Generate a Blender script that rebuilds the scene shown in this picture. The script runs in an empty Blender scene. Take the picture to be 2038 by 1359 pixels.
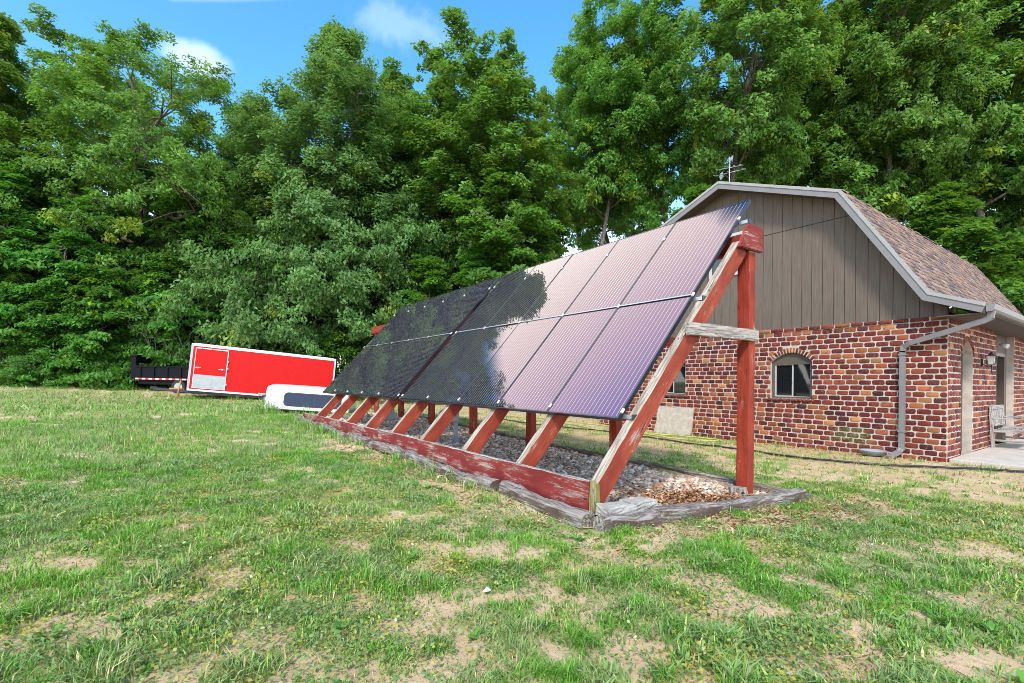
import bpy, bmesh, math, random
import numpy as np
from mathutils import Vector, Matrix

# ------------------------------------------------------------------ camera, sky, sun, exposure
SC = bpy.context.scene
C = SC.collection
TH = 0.6190                      # camera heading, from +Y towards +X
CAM_H = 1.30
cam = bpy.data.cameras.new("camera")
cam.lens = 36 * 958.69 / 2038
cam.sensor_width = 36
cam.shift_y = (759.49 - 679.5) / 2038
cam.clip_start, cam.clip_end = 0.05, 2000
camo = bpy.data.objects.new("camera", cam)
C.objects.link(camo)
camo.matrix_world = (Matrix.Translation((0, 0, CAM_H)) @ Matrix.Rotation(-TH, 4, 'Z')
                     @ Matrix.Rotation(math.pi / 2, 4, 'X') @ Matrix.Rotation(0.0092, 4, 'Z'))
SC.camera = camo

SUN_DIR = Vector((-0.72, -0.66, 1.02)).normalized()     # towards the sun
SUN_EL = math.asin(SUN_DIR.z)
SUN_ROT = math.atan2(SUN_DIR.x, SUN_DIR.y)
sun = bpy.data.lights.new("sun", 'SUN')
sun.energy = 2.0
sun.angle = math.radians(9)
sun.color = (1.0, 0.95, 0.86)
suno = bpy.data.objects.new("sun", sun)
C.objects.link(suno)
suno.rotation_euler = (-SUN_DIR).to_track_quat('-Z', 'Y').to_euler()

SC.view_settings.view_transform = 'Standard'
SC.view_settings.look = 'None'
SC.view_settings.exposure = 1.10
SC.view_settings.gamma = 1.0
SC.render.film_transparent = False
SC.cycles.pixel_filter_type = 'GAUSSIAN'
SC.cycles.filter_width = 1.0
SC.cycles.use_denoising = True
SC.cycles.denoiser = 'OPENIMAGEDENOISE'
SC.cycles.denoising_input_passes = 'RGB_ALBEDO_NORMAL'
SC.cycles.denoising_prefilter = 'NONE'
SC.cycles.max_bounces = 6
SC.cycles.transparent_max_bounces = 6
SC.cycles.diffuse_bounces = 3


class NT:
    """small helper for node trees"""
    def __init__(self, tree):
        self.t = tree
        self.n = tree.nodes
        self.n.clear()

    def add(self, typ, **kw):
        nd = self.n.new(typ)
        for k, v in kw.items():
            setattr(nd, k, v)
        return nd

    def link(self, a, b):
        self.t.links.new(a, b)

    def put(self, sock, v):
        if isinstance(v, bpy.types.NodeSocket):
            self.link(v, sock)
        elif isinstance(v, (tuple, list)) and len(v) == 3 and sock.type == 'RGBA':
            sock.default_value = (*v, 1)
        else:
            sock.default_value = v

    def math(self, op, a, b=0.0, c=None, clamp=False):
        nd = self.add('ShaderNodeMath', operation=op, use_clamp=clamp)
        self.put(nd.inputs[0], a)
        self.put(nd.inputs[1], b)
        if c is not None:
            self.put(nd.inputs[2], c)
        return nd.outputs[0]

    def mix(self, f, a, b, blend='MIX'):
        nd = self.add('ShaderNodeMix', data_type='RGBA', blend_type=blend)
        self.put(nd.inputs[0], f)
        self.put(nd.inputs[6], a)
        self.put(nd.inputs[7], b)
        return nd.outputs[2]

    def ramp(self, f, stops, interp='LINEAR'):
        nd = self.add('ShaderNodeValToRGB')
        nd.color_ramp.interpolation = interp
        els = nd.color_ramp.elements
        while len(els) < len(stops):
            els.new(0.5)
        for e, (p, c) in zip(els, stops):
            e.position = p
            e.color = (*c, 1) if len(c) == 3 else c
        self.put(nd.inputs[0], f)
        return nd.outputs[0]

    def step(self, f, lo, hi):
        nd = self.add('ShaderNodeMapRange', interpolation_type='SMOOTHSTEP')
        self.put(nd.inputs[0], f)
        nd.inputs[1].default_value, nd.inputs[2].default_value = lo, hi
        return nd.outputs[0]

    def noise(self, vec, scale, detail=4, rough=0.55, dist=0.0, out=0):
        nd = self.add('ShaderNodeTexNoise')
        if vec is not None:
            self.link(vec, nd.inputs['Vector'])
        nd.inputs['Scale'].default_value = scale
        nd.inputs['Detail'].default_value = detail
        nd.inputs['Roughness'].default_value = rough
        nd.inputs['Distortion'].default_value = dist
        return nd.outputs[out]

    def mapping(self, vec, scale=(1, 1, 1), loc=(0, 0, 0), rot=(0, 0, 0)):
        nd = self.add('ShaderNodeMapping')
        self.link(vec, nd.inputs[0])
        self.put(nd.inputs[1], loc)
        nd.inputs[2].default_value = rot
        nd.inputs[3].default_value = scale
        return nd.outputs[0]

    def coord(self, which='Object'):
        return self.add('ShaderNodeTexCoord').outputs[which]

    def attr(self, name, out='Color'):
        return self.add('ShaderNodeAttribute', attribute_name=name).outputs[out]

    def bump(self, h, strength=0.3, dist=0.01):
        nd = self.add('ShaderNodeBump')
        nd.inputs['Strength'].default_value = strength
        nd.inputs['Distance'].default_value = dist
        self.put(nd.inputs['Height'], h)
        return nd.outputs[0]

    def principled(self, **kw):
        nd = self.add('ShaderNodeBsdfPrincipled')
        for k, v in kw.items():
            self.put(nd.inputs[k.replace('_', ' ')], v)
        return nd

    def out(self, sh):
        o = self.add('ShaderNodeOutputMaterial')
        self.link(sh, o.inputs[0])


def new_mat(name):
    m = bpy.data.materials.new(name)
    m.use_nodes = True
    return m, NT(m.node_tree)


# ---- world: Nishita sky with clouds
W = bpy.data.worlds.new("World")
SC.world = W
W.use_nodes = True
t = NT(W.node_tree)
sky = t.add('ShaderNodeTexSky', sky_type='NISHITA')
sky.sun_disc = False
sky.sun_elevation = SUN_EL
sky.sun_rotation = SUN_ROT
sky.altitude = 200
sky.air_density = 1.0
sky.dust_density = 0.6
sky.ozone_density = 1.5
hs = t.add('ShaderNodeHueSaturation')
hs.inputs['Saturation'].default_value = 1.30
hs.inputs['Hue'].default_value = 0.488
hs.inputs['Value'].default_value = 1.22
t.link(sky.outputs[0], hs.inputs['Color'])
gen = t.coord('Generated')
sep = t.add('ShaderNodeSeparateXYZ')
t.link(gen, sep.inputs[0])
zc = t.math('MAXIMUM', sep.outputs[2], 0.06)
cx = t.math('DIVIDE', sep.outputs[0], zc)
cy = t.math('DIVIDE', sep.outputs[1], zc)
comb = t.add('ShaderNodeCombineXYZ')
t.link(cx, comb.inputs[0])
t.link(cy, comb.inputs[1])
flat = comb.outputs[0]
nbig = t.noise(flat, 0.55, 9, 0.58, 0.3)
nfine = t.noise(gen, 9.0, 8, 0.6, 0.2)


def blob(direction, radius, soft, stretch=None, core=0.35):
    """soft patch of cloud round a sky direction"""
    d = Vector(direction).normalized()
    vm = t.add('ShaderNodeVectorMath', operation='SUBTRACT')
    t.link(gen, vm.inputs[0])
    vm.inputs[1].default_value = d
    vec = vm.outputs[0]
    if stretch:
        vec = t.mapping(vec, scale=(1, 1, stretch))
    ln = t.add('ShaderNodeVectorMath', operation='LENGTH')
    t.link(vec, ln.inputs[0])
    q = t.math('ADD', ln.outputs['Value'], t.math('MULTIPLY', t.math('SUBTRACT', nfine, 0.5), soft))
    nd = t.add('ShaderNodeMapRange', interpolation_type='SMOOTHSTEP')
    t.link(q, nd.inputs[0])
    nd.inputs[1].default_value, nd.inputs[2].default_value = radius, radius * core
    return nd.outputs[0]


def maxi(*a):
    r = a[0]
    for b in a[1:]:
        r = t.math('MAXIMUM', r, b)
    return r


# big bright bank high in the north-west, thin scraps lower down, white haze near the horizon
bank = t.math('MULTIPLY', blob((0.00, 0.70, 0.715), 0.365, 0.16, None, 0.78), t.step(t.math('SUBTRACT', sep.outputs[2], t.math('MULTIPLY', t.math('MAXIMUM', sep.outputs[0], 0.0), 0.3)), 0.535, 0.568))
scrap1 = t.math('MULTIPLY', blob((0.017, 0.874, 0.485), 0.058, 0.11, 2.0), 0.20)
scrap2 = t.math('MULTIPLY', blob((0.308, 0.754, 0.581), 0.095, 0.2, 2.4), 0.08)
general = t.math('MULTIPLY', t.step(nbig, 0.55, 0.75), t.step(sep.outputs[1], 0.25, -0.2))
haze = t.step(sep.outputs[2], 0.38, 0.10)
mask = maxi(bank, scrap1, scrap2, general)
mask = t.math('MAXIMUM', mask, t.math('MULTIPLY', haze, 0.85))
skycol = t.mix(mask, hs.outputs[0], (11.0, 10.7, 10.8))
bg = t.add('ShaderNodeBackground')
t.link(skycol, bg.inputs[0])
bg.inputs[1].default_value = 0.15
wo = t.add('ShaderNodeOutputWorld')
t.link(bg.outputs[0], wo.inputs[0])

# ------------------------------------------------------------------ helpers
rnd = random.Random(7)


def tag(o, label=None, cat=None, group=None, kind=None):
    if label:
        o["label"] = label
    if cat:
        o["category"] = cat
    if group:
        o["group"] = group
    if kind:
        o["kind"] = kind
    return o


def empty(name, loc=(0, 0, 0), label=None, cat=None, group=None, rz=0):
    o = bpy.data.objects.new(name, None)
    C.objects.link(o)
    o.location = loc
    o.rotation_euler = (0, 0, rz)
    o.empty_display_size = 0.2
    return tag(o, label, cat, group)


def link_mesh(name, me, mats, parent=None, mw=None):
    o = bpy.data.objects.new(name, me)
    C.objects.link(o)
    for m in (mats if isinstance(mats, (list, tuple)) else [mats]):
        if m.name not in [x.name for x in me.materials if x]:
            me.materials.append(m)
    if parent:
        o.parent = parent
        o.matrix_parent_inverse = world_of(parent).inverted()
    if mw is not None:
        o.matrix_basis = mw
    return o


def world_of(o):
    return (world_of(o.parent) @ o.matrix_parent_inverse if o.parent else Matrix()) @ o.matrix_basis


class MB:
    """collects geometry and links it as ONE mesh object"""
    def __init__(self):
        self.bm = bmesh.new()

    def box(self, lo, hi, mi=0, bevel=0.0):
        lo, hi = Vector(lo), Vector(hi)
        vs = [self.bm.verts.new((x, y, z)) for z in (lo.z, hi.z) for y in (lo.y, hi.y) for x in (lo.x, hi.x)]
        fs = []
        for q in ((0, 2, 3, 1), (4, 5, 7, 6), (0, 1, 5, 4), (2, 6, 7, 3), (0, 4, 6, 2), (1, 3, 7, 5)):
            f = self.bm.faces.new([vs[i] for i in q])
            f.material_index = mi
            fs.append(f)
        if bevel:
            es = list({e for f in fs for e in f.edges})
            bmesh.ops.bevel(self.bm, geom=es, offset=bevel, segments=2, affect='EDGES', profile=0.6)
        return self

    def obox(self, p0, p1, w, d, up=(0, 0, 1), mi=0):
        """box along p0-p1: width w across, depth d along up"""
        p0, p1 = Vector(p0), Vector(p1)
        ax = (p1 - p0).normalized()
        up = Vector(up)
        side = ax.cross(up).normalized()
        up = side.cross(ax)
        vs = []
        for p in (p0, p1):
            for a, b in ((-1, -1), (1, -1), (1, 1), (-1, 1)):
                vs.append(self.bm.verts.new(p + side * (a * w / 2) + up * (b * d / 2)))
        for q in ((3, 2, 1, 0), (4, 5, 6, 7), (0, 1, 5, 4), (1, 2, 6, 5), (2, 3, 7, 6), (3, 0, 4, 7)):
            self.bm.faces.new([vs[i] for i in q]).material_index = mi
        return self

    def prism(self, pts, thick, mi=0):
        """polygon pts (3D, planar) extruded by vector thick"""
        th = Vector(thick)
        a = [self.bm.verts.new(Vector(p)) for p in pts]
        b = [self.bm.verts.new(Vector(p) + th) for p in pts]
        n = len(a)
        f1 = self.bm.faces.new(a)
        f2 = self.bm.faces.new(b[::-1])
        f1.material_index = f2.material_index = mi
        for i in range(n):
            f = self.bm.faces.new((a[i], b[i], b[(i + 1) % n], a[(i + 1) % n]))
            f.material_index = mi
        return self

    def face(self, pts, mi=0):
        f = self.bm.faces.new([self.bm.verts.new(Vector(p)) for p in pts])
        f.material_index = mi
        return self

    def tube(self, pts, rad, sides=8, mi=0, cap=True):
        pts = [Vector(p) for p in pts]
        rad = rad if isinstance(rad, (list, tuple)) else [rad] * len(pts)
        rings = []
        prev = None
        for i, p in enumerate(pts):
            a = pts[max(i - 1, 0)]
            b = pts[min(i + 1, len(pts) - 1)]
            d = (b - a).normalized()
            if prev is None:
                prev = d.orthogonal().normalized()
            s = (prev - d * prev.dot(d)).normalized()
            prev = s
            u = d.cross(s)
            rings.append([self.bm.verts.new(p + (s * math.cos(k * 2 * math.pi / sides) + u * math.sin(k * 2 * math.pi / sides)) * rad[i])
                          for k in range(sides)])
        for r0, r1 in zip(rings, rings[1:]):
            for k in range(sides):
                f = self.bm.faces.new((r0[k], r0[(k + 1) % sides], r1[(k + 1) % sides], r1[k]))
                f.material_index = mi
                f.smooth = sides > 4
        if cap:
            self.bm.faces.new(rings[0][::-1]).material_index = mi
            self.bm.faces.new(rings[-1]).material_index = mi
        return self

    def build(self, name, mats, parent=None, mw=None, normals=True):
        if normals:
            bmesh.ops.recalc_face_normals(self.bm, faces=self.bm.faces)
        me = bpy.data.meshes.new(name)
        self.bm.to_mesh(me)
        self.bm.free()
        return link_mesh(name, me, mats, parent, mw)


def np_mesh(name, verts, loops, starts, totals, colors=None, smooth=False):
    me = bpy.data.meshes.new(name)
    me.vertices.add(len(verts))
    me.vertices.foreach_set('co', np.asarray(verts, np.float32).ravel())
    me.loops.add(len(loops))
    me.loops.foreach_set('vertex_index', np.asarray(loops, np.int32))
    me.polygons.add(len(starts))
    me.polygons.foreach_set('loop_start', np.asarray(starts, np.int32))
    me.polygons.foreach_set('loop_total', np.asarray(totals, np.int32))
    if smooth:
        me.polygons.foreach_set('use_smooth', np.ones(len(starts), bool))
    me.update(calc_edges=True)
    if colors is not None:
        a = me.color_attributes.new('tint', 'FLOAT_COLOR', 'POINT')
        c = np.ones((len(verts), 4), np.float32)
        c[:, :3] = colors
        a.data.foreach_set('color', c.ravel())
    return me


def hash01(ix, iy, seed):
    n = (ix.astype(np.int64) * 374761393 + iy.astype(np.int64) * 668265263 + seed * 982451653) & 0x7fffffff
    n = ((n ^ (n >> 13)) * 1274126177) & 0x7fffffff
    n = n ^ (n >> 16)
    return (n & 0xffff) / 65535.0


def vnoise(x, y, seed=0):
    x = np.asarray(x, float)
    y = np.asarray(y, float)
    ix, iy = np.floor(x), np.floor(y)
    fx, fy = x - ix, y - iy
    fx, fy = fx * fx * (3 - 2 * fx), fy * fy * (3 - 2 * fy)
    a, b = hash01(ix, iy, seed), hash01(ix + 1, iy, seed)
    c, d = hash01(ix, iy + 1, seed), hash01(ix + 1, iy + 1, seed)
    return (a * (1 - fx) + b * fx) * (1 - fy) + (c * (1 - fx) + d * fx) * fy


def fbm(x, y, seed=0, octv=4):
    s, amp, tot = 0, 1.0, 0
    for k in range(octv):
        s = s + amp * vnoise(x * 2 ** k, y * 2 ** k, seed + k * 17)
        tot += amp
        amp *= 0.5
    return s / tot


TX = np.array([-40, -7, 0, 2.6, 5.5, 8, 11.25, 30])
TY = np.array([0, 3, 8, 13, 16, 25, 32, 36, 50])
TZ = np.array([[.4, .3, .22, .21, .03, -.04, -.06, -.1], [.4, .3, .22, .21, .03, -.04, -.06, -.1], [.45, .33, .25, .24, .16, 0, -.08, -.1],
               [.5, .36, .28, .26, .28, .1, 0, -.05], [.55, .4, .32, .31, .3, .15, .05, 0], [.7, .45, .38, .33, .28, .2, .15, .1],
               [1, .85, .75, .6, .5, .4, .3, .2], [1.2, 1.12, 1, .9, .7, .6, .4, .3], [1.4, 1.3, 1.2, 1.1, .9, .8, .6, .4]])


def ground_z(x, y):
    """height of the lawn, bilinear in a coarse survey of levels"""
    x = np.asarray(x, float)
    y = np.asarray(y, float)
    xi = np.interp(x, TX, np.arange(len(TX)))
    yi = np.interp(y, TY, np.arange(len(TY)))
    i = np.clip(xi.astype(int), 0, len(TX) - 2)
    j = np.clip(yi.astype(int), 0, len(TY) - 2)
    fx, fy = xi - i, yi - j
    return (TZ[j, i] * (1 - fx) + TZ[j, i + 1] * fx) * (1 - fy) + (TZ[j + 1, i] * (1 - fx) + TZ[j + 1, i + 1] * fx) * fy


def gz(x, y):
    return float(ground_z(x, y))


# ------------------------------------------------------------------ materials
def simple(name, col, rough=0.6, metal=0.0, var=0.12, scale=6, spec=0.5, bump=0.0, coat=0.0):
    m, t = new_mat(name)
    co = t.coord()
    n = t.noise(co, scale, 6, 0.6)
    n2 = t.noise(co, scale * 9, 4, 0.6)
    f = t.math('ADD', t.math('MULTIPLY', n, 0.7), t.math('MULTIPLY', n2, 0.3))
    f = t.step(f, 0.3, 0.7)
    lo = tuple(c * (1 - var) for c in col)
    hi = tuple(min(1, c * (1 + var)) for c in col)
    p = t.principled(Base_Color=t.mix(f, lo, hi), Roughness=t.math('ADD', rough - 0.08, t.math('MULTIPLY', n2, 0.16)), Metallic=metal)
    p.inputs['Specular IOR Level'].default_value = spec
    if coat:
        p.inputs['Coat Weight'].default_value = coat
    if bump:
        t.link(t.bump(n2, bump, 0.01), p.inputs['Normal'])
    t.out(p.outputs[0])
    return m


def wood(name, reds, bare, peel=0.5, grain_dark=0.45, bump=0.5):
    """painted/stained timber; grain runs along local X"""
    m, t = new_mat(name)
    co = t.coord()
    rndv = t.add('ShaderNodeObjectInfo').outputs['Random']
    off = t.add('ShaderNodeCombineXYZ')
    t.link(t.math('MULTIPLY', rndv, 37.0), off.inputs[0])
    t.link(t.math('MULTIPLY', rndv, 11.0), off.inputs[1])
    va = t.add('ShaderNodeVectorMath', operation='ADD')
    t.link(co, va.inputs[0])
    t.link(off.outputs[0], va.inputs[1])
    co = va.outputs[0]
    g = t.noise(t.mapping(co, scale=(2.0, 34, 34)), 1.6, 7, 0.62, 0.6)
    knots = t.noise(t.mapping(co, scale=(2.2, 9, 9)), 1.0, 3, 0.5, 1.5)
    blot = t.noise(t.mapping(co, scale=(1.3, 4, 4)), 1.5, 7, 0.65)
    fine = t.noise(t.mapping(co, scale=(12, 90, 90)), 1.5, 5, 0.7)
    red = t.mix(t.step(blot, 0.3, 0.7), reds[0], reds[1])
    red = t.mix(t.math('MULTIPLY', t.step(g, 0.52, 0.72), grain_dark), red, tuple(c * 0.35 for c in reds[0]))
    bw = t.mix(t.step(g, 0.35, 0.66), bare[0], bare[1])
    bw = t.mix(t.math('MULTIPLY', t.step(knots, 0.66, 0.74), 0.7), bw, tuple(c * 0.3 for c in bare[0]))
    pm = t.math('ADD', t.math('MULTIPLY', blot, 0.55), t.math('ADD', t.math('MULTIPLY', g, 0.25), t.math('MULTIPLY', fine, 0.2)))
    k = 0.80 - 0.55 * peel
    pm = t.step(pm, k - 0.035, k + 0.05)
    col = t.mix(pm, red, bw)
    cr = t.noise(t.mapping(co, scale=(1.2, 26, 26)), 1.0, 2, 0.4, 0.4)
    crack = t.step(t.math('ABSOLUTE', t.math('SUBTRACT', cr, 0.5)), 0.012, 0.003)
    crack = t.math('MULTIPLY', crack, t.step(blot, 0.45, 0.6))
    col = t.mix(crack, col, (0.025, 0.015, 0.012))
    p = t.principled(Base_Color=col, Roughness=0.75)
    p.inputs['Specular IOR Level'].default_value = 0.3
    h = t.math('ADD', t.math('MULTIPLY', g, 0.6), t.math('ADD', t.math('MULTIPLY', fine, 0.3), t.math('MULTIPLY', crack, -1.2)))
    t.link(t.bump(h, bump, 0.012), p.inputs['Normal'])
    t.out(p.outputs[0])
    return m


RED1, RED2 = (0.20, 0.020, 0.010), (0.36, 0.050, 0.022)
GREY1, GREY2 = (0.17, 0.13, 0.10), (0.46, 0.41, 0.35)
M = {}
M['red_wood'] = wood('red_wood', (RED1, RED2), (GREY1, GREY2), 0.36)
M['rafter_red'] = wood('rafter_red_wood', ((0.20, 0.026, 0.013), (0.37, 0.066, 0.030)), (GREY1, GREY2), 0.37)
M['timber_top'] = wood('bleached_timber_top', ((0.20, 0.15, 0.12), (0.3, 0.25, 0.22)), ((0.095, 0.07, 0.055), (0.34, 0.29, 0.26)), 0.82, bump=0.9)
M['red_peel'] = wood('red_peeling_wood', ((0.17, 0.018, 0.015), (0.30, 0.040, 0.030)), ((0.17, 0.10, 0.08), (0.42, 0.30, 0.25)), 0.49)
M['red_top'] = wood('weathered_top_wood', (RED1, (0.3, 0.2, 0.14)), ((0.20, 0.15, 0.105), (0.48, 0.41, 0.33)), 1.0)
M['grey_wood'] = wood('grey_weathered_wood', ((0.30, 0.25, 0.20), (0.4, 0.35, 0.3)), ((0.15, 0.12, 0.10), (0.48, 0.43, 0.37)), 1.0)
M['timber'] = wood('landscape_timber', ((0.085, 0.058, 0.040), (0.15, 0.11, 0.08)), ((0.10, 0.075, 0.055), (0.38, 0.34, 0.29)), 0.56, bump=0.9)
M['bench_wood'] = wood('bench_wood', ((0.30, 0.26, 0.22), (0.4, 0.36, 0.32)), ((0.19, 0.165, 0.145), (0.48, 0.44, 0.40)), 0.9)
M['green_wood'] = wood('mossy_wood', ((0.16, 0.15, 0.03), (0.26, 0.23, 0.06)), (GREY1, (0.36, 0.33, 0.2)), 0.45)
M['fascia'] = simple('grey_fascia', (0.205, 0.19, 0.183), 0.5, var=0.08)
M['drip'] = simple('pale_drip_edge', (0.33, 0.31, 0.285), 0.5, var=0.06)
M['soffit'] = simple('brown_soffit', (0.085, 0.062, 0.048), 0.7)
M['taupe'] = simple('taupe_paint', (0.105, 0.080, 0.060), 0.6, var=0.12)
M['door_brown'] = simple('brown_door_paint', (0.075, 0.052, 0.038), 0.5, var=0.15)
M['sash'] = simple('grey_sash', (0.46, 0.44, 0.41), 0.5, var=0.06)
M['white'] = simple('white_plastic', (0.62, 0.61, 0.58), 0.45, var=0.08)
M['black'] = simple('black_metal', (0.018, 0.019, 0.022), 0.4, var=0.25)
M['steel'] = simple('galvanised_steel', (0.42, 0.43, 0.44), 0.4, 0.7, var=0.15, scale=14)
M['rail'] = simple('aluminium_rail', (0.45, 0.46, 0.47), 0.35, 0.8, var=0.1)
M['conduit'] = simple('grey_conduit', (0.27, 0.30, 0.33), 0.5, var=0.1)
M['frame_blue'] = simple('dark_panel_frame', (0.016, 0.02, 0.034), 0.32, 0.4, var=0.15)
M['lamp_glass'] = simple('lamp_glass', (0.6, 0.6, 0.55), 0.15, var=0.1)


def mat_glass():
    m, t = new_mat('window_glass')
    n = t.noise(t.coord(), 3.0, 2)
    p = t.principled(Base_Color=(0.010, 0.012, 0.013), Roughness=0.03)
    p.inputs['IOR'].default_value = 1.52
    p.inputs['Specular IOR Level'].default_value = 0.75
    t.link(t.bump(n, 0.03, 0.02), p.inputs['Normal'])
    t.out(p.outputs[0])
    return m


M['glass'] = mat_glass()


def mat_panel():
    """solar glass: silicon cells with fine busbars running up the slope; object X 0..0.97, Y 0..1.62"""
    m, t = new_mat('solar_cells')
    co = t.coord()
    s = t.add('ShaderNodeSeparateXYZ')
    t.link(co, s.inputs[0])
    fx = t.math('FRACT', t.math('MULTIPLY', s.outputs[0], 18 / 0.972))
    bus = t.math('LESS_THAN', t.math('ABSOLUTE', t.math('SUBTRACT', fx, 0.5)), 0.046)
    fy = t.math('FRACT', t.math('MULTIPLY', s.outputs[1], 10 / 1.622))
    gap = t.math('LESS_THAN', t.math('ABSOLUTE', t.math('SUBTRACT', fy, 0.5)), 0.488)
    inx = t.math('LESS_THAN', t.math('ABSOLUTE', t.math('SUBTRACT', s.outputs[0], 0.486)), 0.475)
    iny = t.math('LESS_THAN', t.math('ABSOLUTE', t.math('SUBTRACT', s.outputs[1], 0.811)), 0.795)
    inside = t.math('MULTIPLY', inx, iny)
    bus = t.math('MULTIPLY', bus, inside)
    dirt = t.noise(co, 5, 6, 0.7)
    cell = t.mix(gap, (0.010, 0.010, 0.014), (0.013, 0.013, 0.022))
    rv = t.add('ShaderNodeObjectInfo').outputs['Random']
    cell = t.mix(t.math('MULTIPLY', rv, 0.5), cell, (0.017, 0.013, 0.016))
    col = t.mix(bus, cell, (0.33, 0.315, 0.33))
    spk = t.step(t.noise(co, 60, 2), 0.78, 0.82)
    col = t.mix(t.math('MULTIPLY', spk, 0.0), col, (0.4, 0.4, 0.38))
    diff = t.principled(Base_Color=col, Roughness=0.5)
    diff.inputs['Specular IOR Level'].default_value = 0.0
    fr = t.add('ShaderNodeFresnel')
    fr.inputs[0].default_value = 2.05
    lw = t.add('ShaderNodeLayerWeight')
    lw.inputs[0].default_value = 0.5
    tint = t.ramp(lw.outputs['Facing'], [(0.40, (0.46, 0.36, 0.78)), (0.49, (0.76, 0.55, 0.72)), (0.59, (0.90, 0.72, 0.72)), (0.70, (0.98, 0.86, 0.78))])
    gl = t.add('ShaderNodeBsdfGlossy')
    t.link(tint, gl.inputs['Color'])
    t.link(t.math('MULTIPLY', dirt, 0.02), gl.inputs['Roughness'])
    p = t.add('ShaderNodeMixShader')
    t.link(fr.outputs[0], p.inputs[0])
    t.link(diff.outputs[0], p.inputs[1])
    t.link(gl.outputs[0], p.inputs[2])
    t.out(p.outputs[0])
    return m


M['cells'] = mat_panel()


def mat_leaf(name, trans=0.35, rough=0.5, hue=0.0):
    m, t = new_mat(name)
    col = t.attr('tint')
    rv = t.add('ShaderNodeObjectInfo').outputs['Random']
    h = t.add('ShaderNodeHueSaturation')
    t.link(t.math('ADD', 0.487 + hue, t.math('MULTIPLY', rv, 0.026)), h.inputs['Hue'])
    t.link(t.math('ADD', 0.88, t.math('MULTIPLY', rv, 0.24)), h.inputs['Value'])
    t.link(col, h.inputs['Color'])
    c = h.outputs[0]
    p = t.principled(Base_Color=c, Roughness=rough)
    p.inputs['Specular IOR Level'].default_value = 0.35
    tr = t.add('ShaderNodeBsdfTranslucent')
    t.link(t.mix(0.4, c, (0.25, 0.4, 0.03), 'MIX'), tr.inputs[0])
    mx = t.add('ShaderNodeMixShader')
    mx.inputs[0].default_value = trans
    t.link(p.outputs[0], mx.inputs[1])
    t.link(tr.outputs[0], mx.inputs[2])
    t.out(mx.outputs[0])
    return m


M['leaf'] = mat_leaf('tree_leaves', 0.45)
M['grass'] = mat_leaf('grass_blades', 0.25, 0.55)


def mat_tint(name, rough=0.8, nscale=40, amt=0.35, bump=0.4, spec=0.3):
    m, t = new_mat(name)
    co = t.coord()
    n = t.noise(co, nscale, 6, 0.65)
    n2 = t.noise(co, nscale * 0.2, 4, 0.6)
    c = t.mix(t.math('MULTIPLY', t.step(n, 0.35, 0.75), amt), t.attr('tint'), (0.02, 0.015, 0.012))
    c = t.mix(t.math('MULTIPLY', t.step(n2, 0.5, 0.75), amt), c, (0.5, 0.42, 0.33))
    p = t.principled(Base_Color=c, Roughness=rough)
    p.inputs['Specular IOR Level'].default_value = spec
    t.link(t.bump(n, bump, 0.01), p.inputs['Normal'])
    t.out(p.outputs[0])
    return m


M['stone'] = mat_tint('river_stone', 0.7, 40, 0.2, 0.2)
M['shingle'] = mat_tint('roof_shingle', 0.9, 45, 0.3, 0.6, 0.2)
M['dead_leaf'] = mat_tint('dead_leaf', 0.8, 60, 0.2, 0.1)


def mat_bark():
    m, t = new_mat('tree_bark')
    co = t.coord()
    n = t.noise(t.mapping(co, scale=(5, 5, 1.1)), 3, 7, 0.65, 0.4)
    n2 = t.noise(co, 0.8, 4)
    c = t.mix(t.step(n, 0.3, 0.7), (0.045, 0.036, 0.028), (0.22, 0.185, 0.15))
    c = t.mix(t.math('MULTIPLY', t.step(n2, 0.5, 0.7), 0.4), c, (0.16, 0.16, 0.13))
    p = t.principled(Base_Color=c, Roughness=0.9)
    p.inputs['Specular IOR Level'].default_value = 0.2
    t.link(t.bump(n, 0.8, 0.04), p.inputs['Normal'])
    t.out(p.outputs[0])
    return m


M['bark'] = mat_bark()
M['dead_wood'] = simple('dead_branch', (0.36, 0.32, 0.28), 0.9, var=0.25)


def mat_brick():
    m, t = new_mat('handmade_brick')
    co = t.coord()
    base = t.attr('tint')
    n = t.noise(co, 9.0, 5, 0.62, 0.5)
    n2 = t.noise(co, 60, 6, 0.7)
    n3 = t.noise(co, 22, 4, 0.6, 0.4)
    c = t.mix(t.math('MULTIPLY', t.step(n3, 0.54, 0.70), 0.65), base, (0.40, 0.115, 0.03))
    c = t.mix(t.math('MULTIPLY', t.step(n, 0.52, 0.72), 0.65), c, (0.085, 0.018, 0.018))
    c = t.mix(t.math('MULTIPLY', t.step(n2, 0.62, 0.75), 0.5), c, (0.55, 0.44, 0.36))
    # green algae stain low on the wall beside the downspout
    vm = t.add('ShaderNodeVectorMath', operation='DISTANCE')
    t.link(t.mapping(co, scale=(0.4, 1, 2.0)), vm.inputs[0])
    vm.inputs[1].default_value = (11.25 * 0.4, 3.95, 0.28 * 2.0)
    q = t.math('ADD', vm.outputs['Value'], t.math('MULTIPLY', n, 0.9))
    alg = t.step(q, 0.98, 0.62)
    c = t.mix(t.math('MULTIPLY', alg, 0.85), c, t.mix(t.step(n3, 0.4, 0.65), (0.05, 0.055, 0.015), (0.20, 0.19, 0.07)))
    p = t.principled(Base_Color=c, Roughness=0.8)
    p.inputs['Specular IOR Level'].default_value = 0.3
    t.link(t.bump(n2, 0.6, 0.006), p.inputs['Normal'])
    t.out(p.outputs[0])
    return m


M['brick'] = mat_brick()
M['mortar'] = simple('pale_mortar', (0.48, 0.41, 0.35), 0.9, var=0.2, scale=5, spec=0.2, bump=0.5)


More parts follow.
